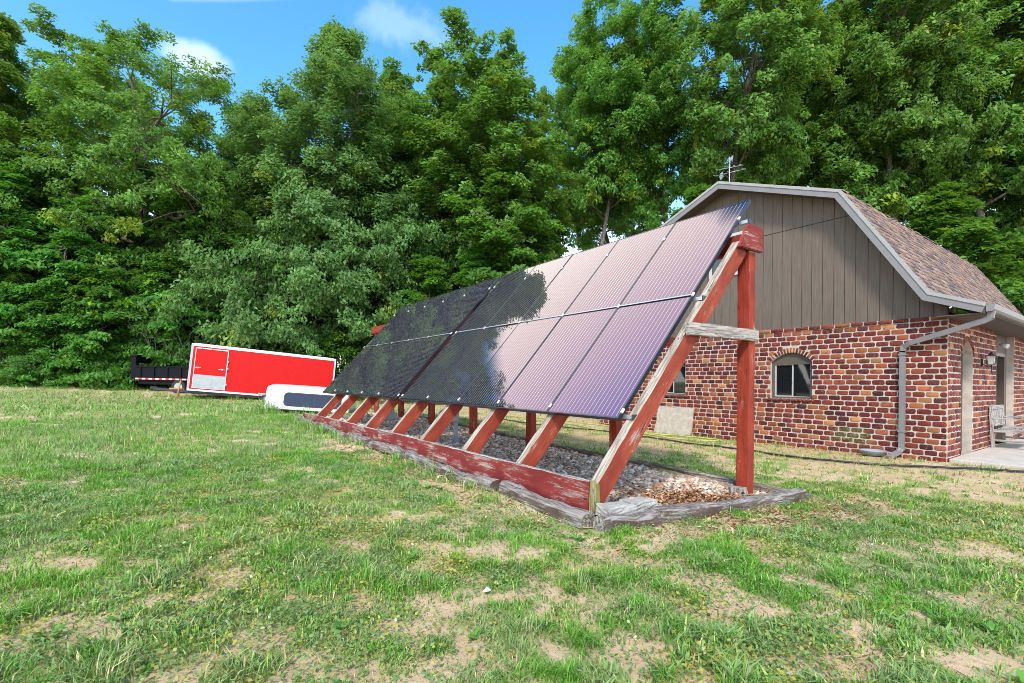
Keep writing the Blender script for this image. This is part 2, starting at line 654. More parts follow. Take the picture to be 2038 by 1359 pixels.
def mat_siding():
    m, t = new_mat('taupe_siding')
    co = t.coord()
    g = t.noise(t.mapping(co, scale=(20, 20, 1.2)), 2.0, 6, 0.65, 0.3)
    b = t.noise(t.mapping(co, scale=(1, 1, 0.6)), 1.6, 5, 0.6)
    c = t.mix(t.step(g, 0.35, 0.7), (0.120, 0.091, 0.068), (0.158, 0.123, 0.095))
    c = t.mix(t.math('MULTIPLY', t.step(b, 0.5, 0.7), 0.35), c, (0.165, 0.125, 0.095))
    spot = t.step(t.noise(co, 14, 2), 0.80, 0.83)
    c = t.mix(spot, c, (0.42, 0.33, 0.22))
    p = t.principled(Base_Color=c, Roughness=0.75)
    p.inputs['Specular IOR Level'].default_value = 0.3
    t.link(t.bump(g, 0.4, 0.006), p.inputs['Normal'])
    t.out(p.outputs[0])
    return m


M['siding'] = mat_siding()
M['groove'] = simple('dark_groove', (0.045, 0.036, 0.03), 0.9)


def mat_ground():
    m, t = new_mat('lawn_soil')
    co = t.coord()
    cover = t.attr('tint', 'Fac')
    sepc = t.add('ShaderNodeSeparateColor')
    t.link(t.attr('tint'), sepc.inputs[0])
    cov, dry = sepc.outputs[0], sepc.outputs[1]
    n1 = t.noise(co, 2.2, 6, 0.65)
    n2 = t.noise(co, 22, 6, 0.7)
    n3 = t.noise(co, 160, 4, 0.7)
    sand = t.mix(t.step(n1, 0.3, 0.7), (0.56, 0.375, 0.22), (0.70, 0.50, 0.315))
    sand = t.mix(t.math('MULTIPLY', t.step(n2, 0.5, 0.7), 0.55), sand, (0.30, 0.19, 0.10))
    sand = t.mix(t.math('MULTIPLY', t.step(n3, 0.58, 0.75), 0.5), sand, (0.22, 0.15, 0.09))
    turf = t.mix(t.step(n2, 0.35, 0.65), (0.17, 0.23, 0.05), (0.31, 0.34, 0.11))
    turf = t.mix(t.math('MULTIPLY', t.step(n3, 0.45, 0.65), 0.5), turf, (0.40, 0.32, 0.15))
    k = t.math('ADD', cov, t.math('MULTIPLY', t.math('SUBTRACT', n2, 0.5), 0.5))
    c = t.mix(t.math('MULTIPLY', t.step(k, 0.35, 0.75), 0.85), sand, turf)
    c = t.mix(t.math('MULTIPLY', dry, 0.5), c, (0.36, 0.28, 0.12))
    p = t.principled(Base_Color=c, Roughness=0.95)
    p.inputs['Specular IOR Level'].default_value = 0.15
    h = t.math('ADD', n2, t.math('MULTIPLY', n3, 0.4))
    t.link(t.bump(h, 0.7, 0.03), p.inputs['Normal'])
    t.out(p.outputs[0])
    return m


M['ground'] = mat_ground()
M['gravel_base'] = simple('gravel_bed_soil', (0.20, 0.16, 0.13), 0.95, var=0.35, scale=12)
M['concrete'] = simple('patio_concrete', (0.50, 0.44, 0.37), 0.85, var=0.14, scale=3, spec=0.25, bump=0.25)
M['foam'] = simple('textured_cream_board', (0.47, 0.41, 0.33), 0.9, var=0.2, scale=9, spec=0.2, bump=0.8)
M['paver'] = simple('white_paver', (0.40, 0.38, 0.33), 0.9, var=0.3, scale=6, spec=0.2, bump=0.5)
M['hose'] = simple('yellow_green_hose', (0.42, 0.46, 0.10), 0.5, var=0.1)
M['trailer_red'] = simple('trailer_red_paint', (0.56, 0.004, 0.003), 0.45, var=0.05, spec=0.25)
M['trailer_silver'] = simple('diamond_plate', (0.40, 0.41, 0.42), 0.45, 0.2, var=0.12)
M['cap_white'] = simple('white_fibreglass', (0.68, 0.68, 0.67), 0.3, var=0.07, coat=0.3)
M['cap_glass'] = simple('cap_window', (0.012, 0.02, 0.045), 0.08, var=0.1, spec=0.35)
M['dump_black'] = simple('dump_trailer_paint', (0.006, 0.0065, 0.009), 0.55, var=0.25, spec=0.12)
M['tape_red'] = simple('reflective_red', (0.6, 0.03, 0.02), 0.4)
M['rubber'] = simple('tyre_rubber', (0.02, 0.02, 0.02), 0.85)
M['jack_orange'] = simple('rusty_jack', (0.40, 0.20, 0.09), 0.7, var=0.3)


# ------------------------------------------------------------------ beams (each an object with its length along local X)
def beam(name, p0, p1, w, d, mats, parent=None, up=(0, 0, 1), bevel=0.006, rough=0.003, top_mi=None, seg=None, seed=0, cuts=None, ends=None):
    """p0, p1: axis of the beam; w across (horizontal side), d along up. Roughened, bevelled timber"""
    p0, p1 = Vector(p0), Vector(p1)
    ax = (p1 - p0)
    L = ax.length
    ax.normalize()
    u = Vector(up)
    side = u.cross(ax).normalized()
    u = ax.cross(side)
    mw = Matrix(((ax.x, side.x, u.x, p0.x), (ax.y, side.y, u.y, p0.y), (ax.z, side.z, u.z, p0.z), (0, 0, 0, 1)))
    seg = seg or max(2, min(40, int(L / 0.12)))
    r = random.Random(seed + int(L * 1000) + int(p0.y * 100))
    bm = bmesh.new()
    rings = []
    b = min(bevel, w * 0.2, d * 0.2)
    prof = [(-w / 2 + b, -d / 2), (w / 2 - b, -d / 2), (w / 2, -d / 2 + b), (w / 2, d / 2 - b),
            (w / 2 - b, d / 2), (-w / 2 + b, d / 2), (-w / 2, d / 2 - b), (-w / 2, -d / 2 + b)]
    bow = [r.uniform(-1, 1) for _ in range(3)]
    for i in range(seg + 1):
        tt = i / seg
        oy = rough * 2 * math.sin(tt * 3.1 + bow[0]) * bow[1]
        oz = rough * 2 * math.sin(tt * 4.3 + bow[1]) * bow[2]
        ring = []
        for (y, z) in prof:
            x = tt * L
            if ends:                     # sheared ends: x offset proportional to z
                x += (ends[0] * (1 - tt) + ends[1] * tt) * z
            ring.append(bm.verts.new((x + r.uniform(-1, 1) * rough * (0 < i < seg), y + oy + r.uniform(-1, 1) * rough, z + oz + r.uniform(-1, 1) * rough)))
        rings.append(ring)
    for a, c in zip(rings, rings[1:]):
        for k in range(8):
            f = bm.faces.new((a[k], a[(k + 1) % 8], c[(k + 1) % 8], c[k]))
            if top_mi is not None and k in (3, 4, 5):
                f.material_index = top_mi
    bm.faces.new(rings[0][::-1])
    bm.faces.new(rings[-1])
    bmesh.ops.recalc_face_normals(bm, faces=bm.faces)
    me = bpy.data.meshes.new(name)
    bm.to_mesh(me)
    bm.free()
    return link_mesh(name, me, mats, parent, mw)
# ------------------------------------------------------------------ ground (structure): one sheet to the horizon
def axis_grid(lo, hi, f0, f1, fine, coarse):
    a = list(np.arange(f0, f1, fine))
    x, st = f1, fine
    while x < hi:
        a.append(x)
        st = min(st * 1.22, coarse)
        x += st
    a.append(hi)
    x, st = f0, fine
    b = []
    while x > lo:
        st = min(st * 1.22, coarse)
        x -= st
        b.append(x)
    return np.array(b[::-1] + a)


BED = [(2.55, 2.45), (5.6, 2.38), (5.75, 13.8), (2.55, 13.6)]       # gravel bed outline (x, y)


def in_bed(x, y, m=0.0):
    return (x > 2.58 - m) & (x < 5.72 + m) & (y > 2.48 - m + 0.0 * x) & (y < 13.7 + m)


def cover(x, y):
    """0 bare sand .. 1 thick grass"""
    n = fbm(x * 0.9, y * 0.9, 3, 5)
    n2 = fbm(x * 3.9, y * 3.9, 9, 4)
    n3 = fbm(x * 8.0, y * 8.0, 19, 3)
    v = 0.60 + (n - 0.5) * 0.9 + (n2 - 0.5) * 1.6 + (n3 - 0.5) * 1.9
    # camera-side lawn near the array and the far left lawn are lush; the ground round the barn is worn
    lush = np.clip((y - 2.5) / 4, 0, 1) * np.clip((2.6 - x) / 1.0, 0, 1)
    v = v + 0.36 * lush
    strip = np.clip(1 - np.abs(x - 2.3) / 0.33, 0, 1) * ((y > 3.0) & (y < 9.0))
    v = v - 0.75 * strip
    near = np.clip(1 - np.abs(y - (2.25 - 0.12 * (x - 2.6))) / 0.45, 0, 1) * ((x > 2.7) & (x < 6.4))
    v = v - 0.65 * near
    barn = np.clip((x - 5.8) / 2.5, 0, 1)
    v = v - 0.30 * barn - 0.25 * np.clip((x - 9.6) / 1.2, 0, 1) * (y > 2.3)
    track = np.exp(-((y - (30.2 - 0.22 * (x + 5))) / 0.9) ** 2)
    return np.clip(v - 0.8 * track * (x < 1.5), 0, 1)


gx = axis_grid(-260, 320, -6.0, 13.0, 0.06, 14)
gy = axis_grid(-120, 380, -1.0, 14.0, 0.06, 14)
GX, GY = np.meshgrid(gx, gy)
cov = cover(GX, GY)
dry = np.clip(0.25 + (fbm(GX * 0.5, GY * 0.5, 31, 4) - 0.5) * 2.2 + 0.5 * np.clip((GX - 4.5) / 4, 0, 1), 0, 1)
bump = (fbm(GX * 2.2, GY * 2.2, 5, 4) - 0.5) * 0.05 * np.clip(1 - (GX - 9) / 2, 0.3, 1) + (fbm(GX * 0.7, GY * 0.7, 15, 2) - 0.5) * 0.05
GZ = ground_z(GX, GY) + bump + 0.012 * cov
inside = in_bed(GX, GY, -0.05)
GZ = np.where(inside, GZ - 0.07, GZ)
# level and lowered under the patio and the barn floor
patio_in = (GX > 11.3) & (GX < 24) & (GY > -6) & (GY < 12)
GZ = np.where(patio_in, -0.12, GZ)


def ground_at(x, y):
    """height of the ground sheet, with its small bumps"""
    x = np.asarray(x, float)
    y = np.asarray(y, float)
    z = ground_z(x, y) + (fbm(x * 2.2, y * 2.2, 5, 4) - 0.5) * 0.05 * np.clip(1 - (x - 9) / 2, 0.3, 1) + (fbm(x * 0.7, y * 0.7, 15, 2) - 0.5) * 0.05 + 0.012 * cover(x, y)
    z = np.where(in_bed(x, y, -0.05), z - 0.07, z)
    return np.where((x > 11.3) & (x < 24) & (y > -6) & (y < 12), -0.12, z)


ny, nx = GX.shape
gv = np.stack([GX, GY, GZ], -1).reshape(-1, 3)
ii = (np.arange(ny - 1)[:, None] * nx + np.arange(nx - 1)[None, :]).ravel()
gl = np.stack([ii, ii + 1, ii + nx + 1, ii + nx], -1).ravel()
gc = np.stack([cov, dry, cov * 0], -1).reshape(-1, 3)
gme = np_mesh('ground', gv, gl, np.arange(len(ii)) * 4, np.full(len(ii), 4), gc, True)
tag(link_mesh('ground', gme, M['ground']), kind='structure')

# patio slab beside the barn (structure)
mb = MB()
mb.box((11.31, -4.5, -0.2), (22.0, 2.46, 0.0), bevel=0.012)
tag(mb.build('patio', M['concrete']), kind='structure')

# ------------------------------------------------------------------ the solar array
TILT = 0.8406
CT, ST = math.cos(TILT), math.sin(TILT)
PB = Vector((3.2747, 2.961, 0.9814))
SD = Vector((CT, 0, ST))
SN = Vector((-ST, 0, CT))


def sp(s, y, n=0.0):
    p = PB + SD * s + SN * n
    return Vector((p.x, y, p.z))


array = empty('solar_array', (4.0, 8.0, 0.1), 'long tilted row of dark solar panels on red timber frame beside the barn', 'solar array')
NEAR = 2.885                                  # middle of the nearest rafter
raft_y = [NEAR, 3.97, 5.10, 6.30, 7.43, 8.66, 9.80, 11.06, 12.14]
for k, y in enumerate(raft_y):
    o = beam('rafter', sp(-0.775, y, -0.163), sp(2.58, y, -0.163), 0.092, 0.185, [M['rafter_red'], M['red_top']], array,
             up=SN, top_mi=1, seed=k, rough=0.004, ends=(0.12, 0))
    # the foot block under each rafter
for k, y in enumerate(raft_y):
    if k == 0:
        beam('rafter_foot', (2.862, y - .018, 0.20), (2.862, y - .018, 0.46), 0.095, 0.10, M['green_wood'], array, up=(1, 0, 0), seed=k)
        beam('end_block', (2.786, 2.778, 0.265), (2.786, 2.778, 0.505), 0.042, 0.043, M['green_wood'], array, up=(1, 0, 0), seed=77)
    else:
        beam('rafter_foot', (2.868, y, 0.20), (2.868, y, 0.44), 0.085, 0.11, M['red_wood'], array, up=(1, 0, 0), seed=k)
bx = 2.786
beam('front_board', (bx, 2.80, 0.385), (bx, 7.6, 0.385), 0.042, 0.24, [M['red_peel'], M['grey_wood']], array, top_mi=1, seed=5, rough=0.004)
beam('front_board', (bx, 7.604, 0.375), (bx, 12.95, 0.365), 0.042, 0.235, [M['red_peel'], M['grey_wood']], array, top_mi=1, seed=6, rough=0.004)
for k, y in enumerate([2.885, 4.80, 6.80, 8.80, 10.80, 12.72, 14.68]):
    top = 2.76
    o = beam('post', (5.275, y, gz(5.27, y) - 0.12), (5.275, y, top), 0.14, 0.125, [M['red_wood']], array, up=(1, 0, 0), seed=20 + k, rough=0.004)
beam('ledger_beam', (5.235, 2.86, 2.865), (5.235, 14.92, 2.865), 0.09, 0.20, M['red_wood'], array, seed=31)
# gusset block over the near post and rafter, and the grey brace
mb = MB()
gp = [(4.955, 2.765), (5.43, 2.775), (5.425, 3.04), (5.16, 3.055), (5.085, 2.985)]
mb.prism([(x, 2.775, z) for x, z in gp], (0, 0.052, 0))
bmesh.ops.bevel(mb.bm, geom=list(mb.bm.edges), offset=0.008, segments=2, affect='EDGES')
mb.build('gusset_plate', M['red_peel'], array)
beam('brace', (4.07, 2.805, 1.825), (5.345, 2.80, 1.848), 0.042, 0.128, M['grey_wood'], array, seed=44, rough=0.004)
for k, y in enumerate(raft_y[1:], 1):
    beam('brace', (4.10, y - 0.07, 1.83), (5.33, y - 0.07, 1.84), 0.04, 0.12, M['red_wood'], array, seed=44 + k)
# rails under the panels
for s in (0.075, 1.65, 2.93):
    mb = MB()
    mb.obox(sp(s, 2.865, -0.066), sp(s, 13.22, -0.066), 0.055, 0.036)
    mb.obox(sp(s, 2.85, -0.066), sp(s, 2.862, -0.066), 0.062, 0.05, mi=1)
    mb.build('rail', [M['rail'], M['black']], array)
# the trim strip seen in the joint between the two rows and along the bottom
mb = MB()
mb.obox(sp(1.651, 2.955, 0.004), sp(1.651, 7.965, 0.004), 0.016, 0.012)
mb.obox(sp(1.651, 8.155, 0.004), sp(1.651, 13.165, 0.004), 0.016, 0.012)
mb.build('joint_trim', M['rail'], array)
# panels: frame with glass as a sub-part
mb = MB()
PWD, PLN, FT, LIP = 0.996, 1.645, 0.040, 0.012
mb.box((0, 0, -FT), (LIP, PLN, 0.0))
mb.box((PWD - LIP, 0, -FT), (PWD, PLN, 0.0))
mb.box((LIP, 0, -FT), (PWD - LIP, LIP, 0.0))
mb.box((LIP, PLN - LIP, -FT), (PWD - LIP, PLN, 0.0))
frame_ob = mb.build('solar_panel', M['frame_blue'])
mb = MB()
mb.box((LIP, LIP, -0.012), (PWD - LIP, PLN - LIP, -0.0025))
bmesh.ops.translate(mb.bm, verts=mb.bm.verts, vec=(-LIP, -LIP, 0))
glass_ob = mb.build('panel_glass', M['cells'])
fme, pme = frame_ob.data, glass_ob.data
bpy.data.objects.remove(frame_ob)
bpy.data.objects.remove(glass_ob)
pr = random.Random(3)
for row in range(2):
    for col in range(10):
        y0 = 2.961 + col * 1.0 + (0.197 if col >= 5 else 0)
        o0 = sp(row * 1.655, y0 + PWD, 0)
        jit = Matrix.Rotation(pr.uniform(-0.0025, 0.0025), 4, 'X') @ Matrix.Rotation(pr.uniform(-0.0025, 0.0025), 4, 'Y')
        mw = Matrix(((0, SD.x, SN.x, o0.x), (-1, SD.y, SN.y, o0.y), (0, SD.z, SN.z, o0.z), (0, 0, 0, 1))) @ jit
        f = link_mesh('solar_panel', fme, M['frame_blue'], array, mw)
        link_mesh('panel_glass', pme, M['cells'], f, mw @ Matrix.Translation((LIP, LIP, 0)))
# clamps between the panels
mb = MB()
mb.box((-0.011, -0.024, -0.012), (0.011, 0.024, 0.006), bevel=0.002)
cl = mb.build('clamp', M['white'])
cme = cl.data
bpy.data.objects.remove(cl)
for s in (0.085, 1.651, 2.93):
    for col in range(12):
        y = [2.953, 3.959, 4.959, 5.959, 6.959, 7.966, 8.150, 9.156, 10.156, 11.156, 12.156, 13.163][col]
        p = sp(s, y, 0.006)
        mw = Matrix(((0, SD.x, SN.x, p.x), (-1, SD.y, SN.y, p.y), (0, SD.z, SN.z, p.z), (0, 0, 0, 1)))
        link_mesh('clamp', cme, M['white'], array, mw)

# ------------------------------------------------------------------ the barn
barn = empty('brick_barn', (16.3, 6.69, -0.05), 'brown barn with brick lower walls, taupe board gable and gambrel shingle roof', 'barn')
BX, BY0, BY1, BXE = 11.25, 2.473, 10.91, 21.55
BASE, BTOP = -0.09, 2.47
PALETTE = [((.200, .038, .030), 5), ((.260, .055, .036), 5), ((.150, .030, .030), 4), ((.330, .095, .045), 3.0), ((.45, .165, .060), 2.6),
           ((.55, .27, .115), 1.5), ((.110, .035, .040), 1.6), ((.36, .14, .085), 1.0)]
pw = np.array([w for _, w in PALETTE])
pw = pw / pw.sum()


def brick_outline(L, Hh, r, rad=0.33):
    """rounded, slightly irregular brick face outline, 16 points"""
    pts = []
    rr = min(rad * Hh, L * 0.45)
    for cxs, cys, a0 in ((1, 1, 0), (-1, 1, 90), (-1, -1, 180), (1, -1, 270)):
        for k in range(4):
            a = math.radians(a0 + k * 30)
            q = rr * r.uniform(0.75, 1.15)
            px = cxs * (L / 2 - q) + q * math.cos(a)
            py = cys * (Hh / 2 - q) + q * math.sin(a)
            pts.append((px + r.uniform(-1, 1) * 0.0035, py + r.uniform(-1, 1) * 0.003))
    return pts


class Bricks:
    def __init__(self, seed):
        self.v, self.l, self.s, self.tt, self.c = [], [], [], [], []
        self.r = random.Random(seed)
        self.nr = np.random.default_rng(seed)

    def brick(self, o, a, b, n, L, Hh, proud=0.007, col=None, rad=0.33):
        """o centre on the mortar face; a, b in-plane axes, n outward"""
        r = self.r
        if col is None:
            col = np.array(PALETTE[self.nr.choice(len(PALETTE), p=pw)][0]) * np.array([.86, .74, .66]) * r.uniform(0.45, 1.1)
        pts = brick_outline(L, Hh, r, rad)
        base = len(self.v)
        tx, ty = r.uniform(-.0018, .0018), r.uniform(-.0018, .0018)
        for (x, y) in pts:
            self.v.append(o + a * x + b * y - n * 0.004)
        for (x, y) in pts:
            self.v.append(o + a * (x * (1 - 0.004 / L)) + b * (y * (1 - 0.004 / Hh)) + n * (proud * 0.55 + tx))
        for (x, y) in pts:
            kx, ky = 1 - 0.022 / max(L, .05), 1 - 0.022 / max(Hh, .05)
            self.v.append(o + a * x * kx + b * y * ky + n * (proud + tx + ty * (x / L)))
        for k in range(16):
            k2 = (k + 1) % 16
            for rr in (0, 16):
                self.s.append(len(self.l))
                self.l += [base + rr + k, base + rr + k2, base + rr + 16 + k2, base + rr + 16 + k]
                self.tt.append(4)
        self.s.append(len(self.l))
        self.l += [base + 32 + k for k in range(16)]
        self.tt.append(16)
        self.c += [col] * 48

    def build(self, name, parent):
        me = np_mesh(name, np.array([tuple(v) for v in self.v]), self.l, self.s, self.tt, np.array(self.c), False)
        sm = np.zeros(len(self.s), bool)
        sm[:] = True
        me.polygons.foreach_set('use_smooth', sm)
        return link_mesh(name, me, M['brick'], parent)


def brick_wall(name, o, a, n, length, z0, z1, openings, seed, course=0.1057, blen=0.212, parent=barn):
    """o: wall start (on mortar face), a: direction, n: outward. openings: (a0, a1, z0, zspring, rise)"""
    o, a, n = Vector(o), Vector(a), Vector(n)
    up = Vector((0, 0, 1))
    # mortar body with holes: vertical strips
    mb = MB()
    cuts = sorted({0, length, *[q for op in openings for q in op[:2]]})
    for c0, c1 in zip(cuts, cuts[1:]):
        op = next((op for op in openings if op[0] <= (c0 + c1) / 2 <= op[1]), None)

        def P(s, z):
            return o + a * s + up * (z - o.z)
        if op is None:
            mb.face([P(c0, z0), P(c1, z0), P(c1, z1), P(c0, z1)])
        else:
            a0, a1, oz0, zs, rise = op
            if oz0 > z0:
                mb.face([P(c0, z0), P(c1, z0), P(c1, oz0), P(c0, oz0)])
            arch = [(a0, zs)]
            if rise > 0:
                for k in range(1, 14):
                    q = k / 14
                    arch.append((a0 + (a1 - a0) * q, zs + rise * (1 - (2 * q - 1) ** 2)))
            arch.append((a1, zs))
            if zs + rise < z1 - 0.01:
                mb.face([P(s, z) for s, z in arch] + [P(c1, z1), P(c0, z1)])
            # reveals
            dp = n * -0.16
            seq = [(a0, oz0)] + arch + [(a1, oz0)]
            for (s, z), (s2, zz) in zip(seq, seq[1:] + seq[:1]):
                mb.face([P(s, z), P(s2, zz), P(s2, zz) + dp, P(s, z) + dp])
    mb.build(name, M['mortar'], parent, normals=False)
    B = Bricks(seed)
    r = B.r
    nc = int((z1 - z0) / course)
    ch = (z1 - z0) / nc
    for c in range(nc):
        zc = z0 + (c + 0.5) * ch
        blocked = []
        for a0, a1, oz0, zs, rise in openings:
            if oz0 - ch * 0.4 < zc < zs + ch * 0.2:
                blocked.append((a0, a1))
            elif rise > 0 and zs <= zc < zs + rise + 0.12:
                # arch plus its ring of soldier bricks
                hw = (a1 - a0) / 2 + 0.10
                rz = rise + 0.125
                q = 1 - (zc - zs) / rz
                if q > 0:
                    w = hw * math.sqrt(q)
                    m = (a0 + a1) / 2
                    blocked.append((m - w, m + w))
        s = -blen * (0.5 if c % 2 else 0.0) + r.uniform(-.012, .012)
        while s < length:
            L = blen * r.uniform(0.90, 1.08)
            segs = [(max(s, 0), min(s + L, length))]
            for b0, b1 in blocked:
                ns = []
                for q0, q1 in segs:
                    if q1 <= b0 or q0 >= b1:
                        ns.append((q0, q1))
                    else:
                        if q0 < b0:
                            ns.append((q0, b0 + 0.006))
                        if q1 > b1:
                            ns.append((b1 - 0.006, q1))
                segs = ns
            for q0, q1 in segs:
                w = q1 - q0 - 0.017
                if w > 0.045:
                    B.brick(o + a * ((q0 + q1) / 2) + up * (zc - o.z + r.uniform(-.003, .003)), a, up, n, w, ch * r.uniform(0.80, 0.90))
            s += L
    for a0, a1, oz0, zs, rise in openings:
        m, hw = (a0 + a1) / 2, (a1 - a0) / 2
        if rise > 0:             # soldier arch
            N = 15 if hw > 0.3 else 9
            for k in range(N):
                q = (k + 0.5) / N
                x = (2 * q - 1)
                px, pz = m + hw * x, zs + rise * (1 - x * x)
                tx, tz = hw, -2 * rise * x
                ln = math.hypot(tx, tz)
                ta = (a * tx + up * tz) / ln
                nb = (a * (-tz) + up * tx) / ln
                cc = o + a * px + up * (pz - o.z) + nb * 0.055
                B.brick(cc, ta, nb, n, 2 * hw / N * ln / hw * 0.62 if False else (2 * hw / N) * (ln / hw) * 0.72, 0.105, 0.014, rad=0.12)
        if oz0 > z0 + 0.3:       # rowlock sill
            N = 12
            for k in range(N):
                q = a0 - 0.06 + (a1 - a0 + 0.12) * (k + 0.5) / N
                B.brick(o + a * q + up * (oz0 - 0.032 - o.z), a, up, n, (a1 - a0 + .12) / N * 0.80, 0.062, 0.045,
                        col=np.array((.17, .045, .035)) * r.uniform(.8, 1.3), rad=0.3)
    return B


# gable wall faces -X, runs +Y from the near corner
W1 = (4.690 - BY0, 5.560 - BY0, 0.985, 1.80, 0.205)
W2 = (7.800 - BY0, 8.670 - BY0, 0.985, 1.80, 0.205)
Bk = brick_wall('gable_brick_wall', (BX, BY0, 0), (0, 1, 0), (-1, 0, 0), BY1 - BY0, BASE, BTOP, [W1, W2], 11)
# long top course of bricks laid as a sill
s = 0.0
while s < BY1 - BY0 - 0.05:
    L = Bk.r.uniform(0.225, 0.30)
    Bk.brick(Vector((BX - 0.012, BY0 + s + L / 2, BTOP + 0.040)), Vector((0, 1, 0)), Vector((0, 0, 1)), Vector((-1, 0, 0)), L - 0.022, 0.072, 0.022, rad=0.25)
    s += L
Bk.build('gable_bricks', barn)
mb = MB()
mb.box((BX - 0.012, BY0, BTOP), (BX + 0.06, BY1, BTOP + 0.074))
mb.build('brick_sill_course', M['mortar'], barn)
# long side wall faces -Y, runs +X from the near corner
DOOR = (0.85, 1.70, BASE, 1.93, 0.22)
ENT = (3.68, 5.56, BASE, 2.60, 0)
Bs = brick_wall('side_brick_wall', (BX, BY0, 0), (1, 0, 0), (0, -1, 0), BXE - BX, BASE, 2.62, [DOOR, ENT], 12)
Bs.build('side_bricks', barn)
mb = MB()                                                         # plain far walls
mb.box((BX + 0.2, BY1 - 0.15, BASE), (BXE, BY1, 2.6))
mb.box((BXE - 0.15, BY0 + 0.2, BASE), (BXE, BY1 - 0.15, 2.6))
mb.build('far_wall', M['brick'], barn)

# roof profile (y, z) of the top surface, near eave to far eave
PROF = [(1.926, 2.655), (2.652, 2.945), (4.059, 5.195), (6.69, 6.235), (9.32, 5.195), (10.73, 2.945), (11.455, 2.655)]
RX0, RX1 = 10.903, 21.68


def prof_z(y):
    for (y0, z0), (y1, z1) in zip(PROF, PROF[1:]):
        if y0 <= y <= y1:
            return z0 + (z1 - z0) * (y - y0) / (y1 - y0)
    return 0


# siding boards under the roof, with the horizontal sheet joint
SX = BX + 0.055
JZ = 4.76
mb = MB()
y = BY0 + 0.02
sr = random.Random(4)
ups = (6.235, 7.150, 3.97, 5.00)                                    # window in the gable: y0,y1,z0,z1
while y < BY1 - 0.03:
    wd = sr.choice((0.19, 0.20, 0.205, 0.21, 0.30))
    wd = 0.205 * sr.uniform(0.94, 1.06)
    y1 = min(y + wd, BY1 - 0.02)
    a, b = y + 0.005, y1 - 0.005
    for z0, z1 in ((BTOP + 0.07, JZ - 0.008), (JZ + 0.008, 9)):
        ta, tb = min(z1, prof_z(a) - 0.05), min(z1, prof_z(b) - 0.05)
        if ta <= z0 and tb <= z0:
            continue
        pts = [(a, z0), (b, z0), (b, max(tb, z0))]
        for py, pz in PROF:
            if a < py < b and pz - 0.05 < z1:
                pts.append((py, pz - 0.05))
        pts.append((a, max(ta, z0)))
        pts = [q for i, q in enumerate(pts) if i == 0 or q != pts[i - 1]]
        dx = sr.uniform(0, 0.003)
        mb.prism([(SX - dx, q[0], q[1]) for q in pts], (0.018, 0, 0))
    y = y1
mb.build('gable_siding', M['siding'], barn)
mb = MB()
mb.prism([(SX + 0.012, BY0 + .02, BTOP + .07)] + [(SX + 0.012, max(BY0 + .02, min(BY1 - .02, py)), pz - .06) for py, pz in
         [(BY0 + .02, prof_z(BY0 + .02))] + PROF[1:-1] + [(BY1 - .02, prof_z(BY1 - .02))]] + [(SX + 0.012, BY1 - .02, BTOP + .07)], (0.02, 0, 0))
mb.build('siding_backing', M['groove'], barn)
# roof deck + shingles
mb = MB()
for (y0, z0), (y1, z1) in zip(PROF, PROF[1:]):
    d = Vector((0, y1 - y0, z1 - z0)).normalized()
    nn = Vector((0, -d.z, d.y))
    p = [Vector((RX0 + .02, y0, z0)), Vector((RX0 + .02, y1, z1)), Vector((RX1, y1, z1)), Vector((RX1, y0, z0))]
    mb.prism([q - nn * 0.012 for q in p], nn * -0.09)
roof = mb.build('roof', M['soffit'], barn)
sv, sl, ss, st_, scol = [], [], [], [], []
rr = random.Random(8)
SHC = [(.30, .19, .145), (.23, .15, .13), (.36, .25, .19), (.17, .13, .13), (.27, .20, .19), (.33, .21, .15), (.12, .10, .10)]
for si, ((y0, z0), (y1, z1)) in enumerate(zip(PROF, PROF[1:])):
    if si >= 3:
        (y0, z0), (y1, z1) = (y1, z1), (y0, z0)
    d = Vector((0, y1 - y0, z1 - z0))
    Ls = d.length
    d.normalize()
    nn = Vector((1, 0, 0)).cross(d)
    if nn.z < 0:
        nn = -nn
    nrow = max(1, int(Ls / 0.138))
    e = Ls / nrow
    for k in range(nrow):
        x = RX0 - 0.015 + rr.uniform(-0.2, 0)
        while x < RX1:
            w = rr.uniform(0.10, 0.24)
            xa, xb = max(x, RX0 - 0.012), min(x + w - 0.004, RX1 + 0.01)
            x += w
            if xb - xa < 0.02:
                continue
            drop = rr.choice((0, 0, 0.012, 0.035, 0.05))
            th = rr.uniform(0.004, 0.012)
            o = Vector((0, y0, z0)) + d * (k * e)
            lo = o - d * drop
            hi = o + d * e * 1.02
            b0 = len(sv)
            for xx, q, h in ((xa, lo, th + .008), (xb, lo, th + .008), (xb, hi, .002), (xa, hi, .002), (xa, lo, -.004), (xb, lo, -.004)):
                v = q + nn * h
                sv.append((xx, v.y, v.z))
            for f in ((0, 1, 2, 3), (4, 5, 1, 0), (4, 0, 3), (1, 5, 2)):
                ss.append(len(sl))
                sl += [b0 + i for i in f]
                st_.append(len(f))
            c = np.array(rr.choice(SHC)) * rr.uniform(0.85, 1.15)
            scol += [c] * 6
link_mesh('shingles', np_mesh('shingles', np.array(sv), sl, ss, st_, np.array(scol)), M['shingle'], roof)
# rake boards with pale drip edge, soffit strip
mb, mb2 = MB(), MB()


def offs(k, dn):
    """profile point k lowered along the bisector normal"""
    y, z = PROF[k]
    ns = []
    for a, b in ((k - 1, k), (k, k + 1)):
        if 0 <= a and b < len(PROF):
            d = Vector((0, PROF[b][0] - PROF[a][0], PROF[b][1] - PROF[a][1])).normalized()
            ns.append(Vector((0, -d.z, d.y)))
    n = sum(ns, Vector()).normalized()
    dn2 = dn / max(0.5, n.dot(ns[0]))
    return Vector((0, y, z)) - n * dn2


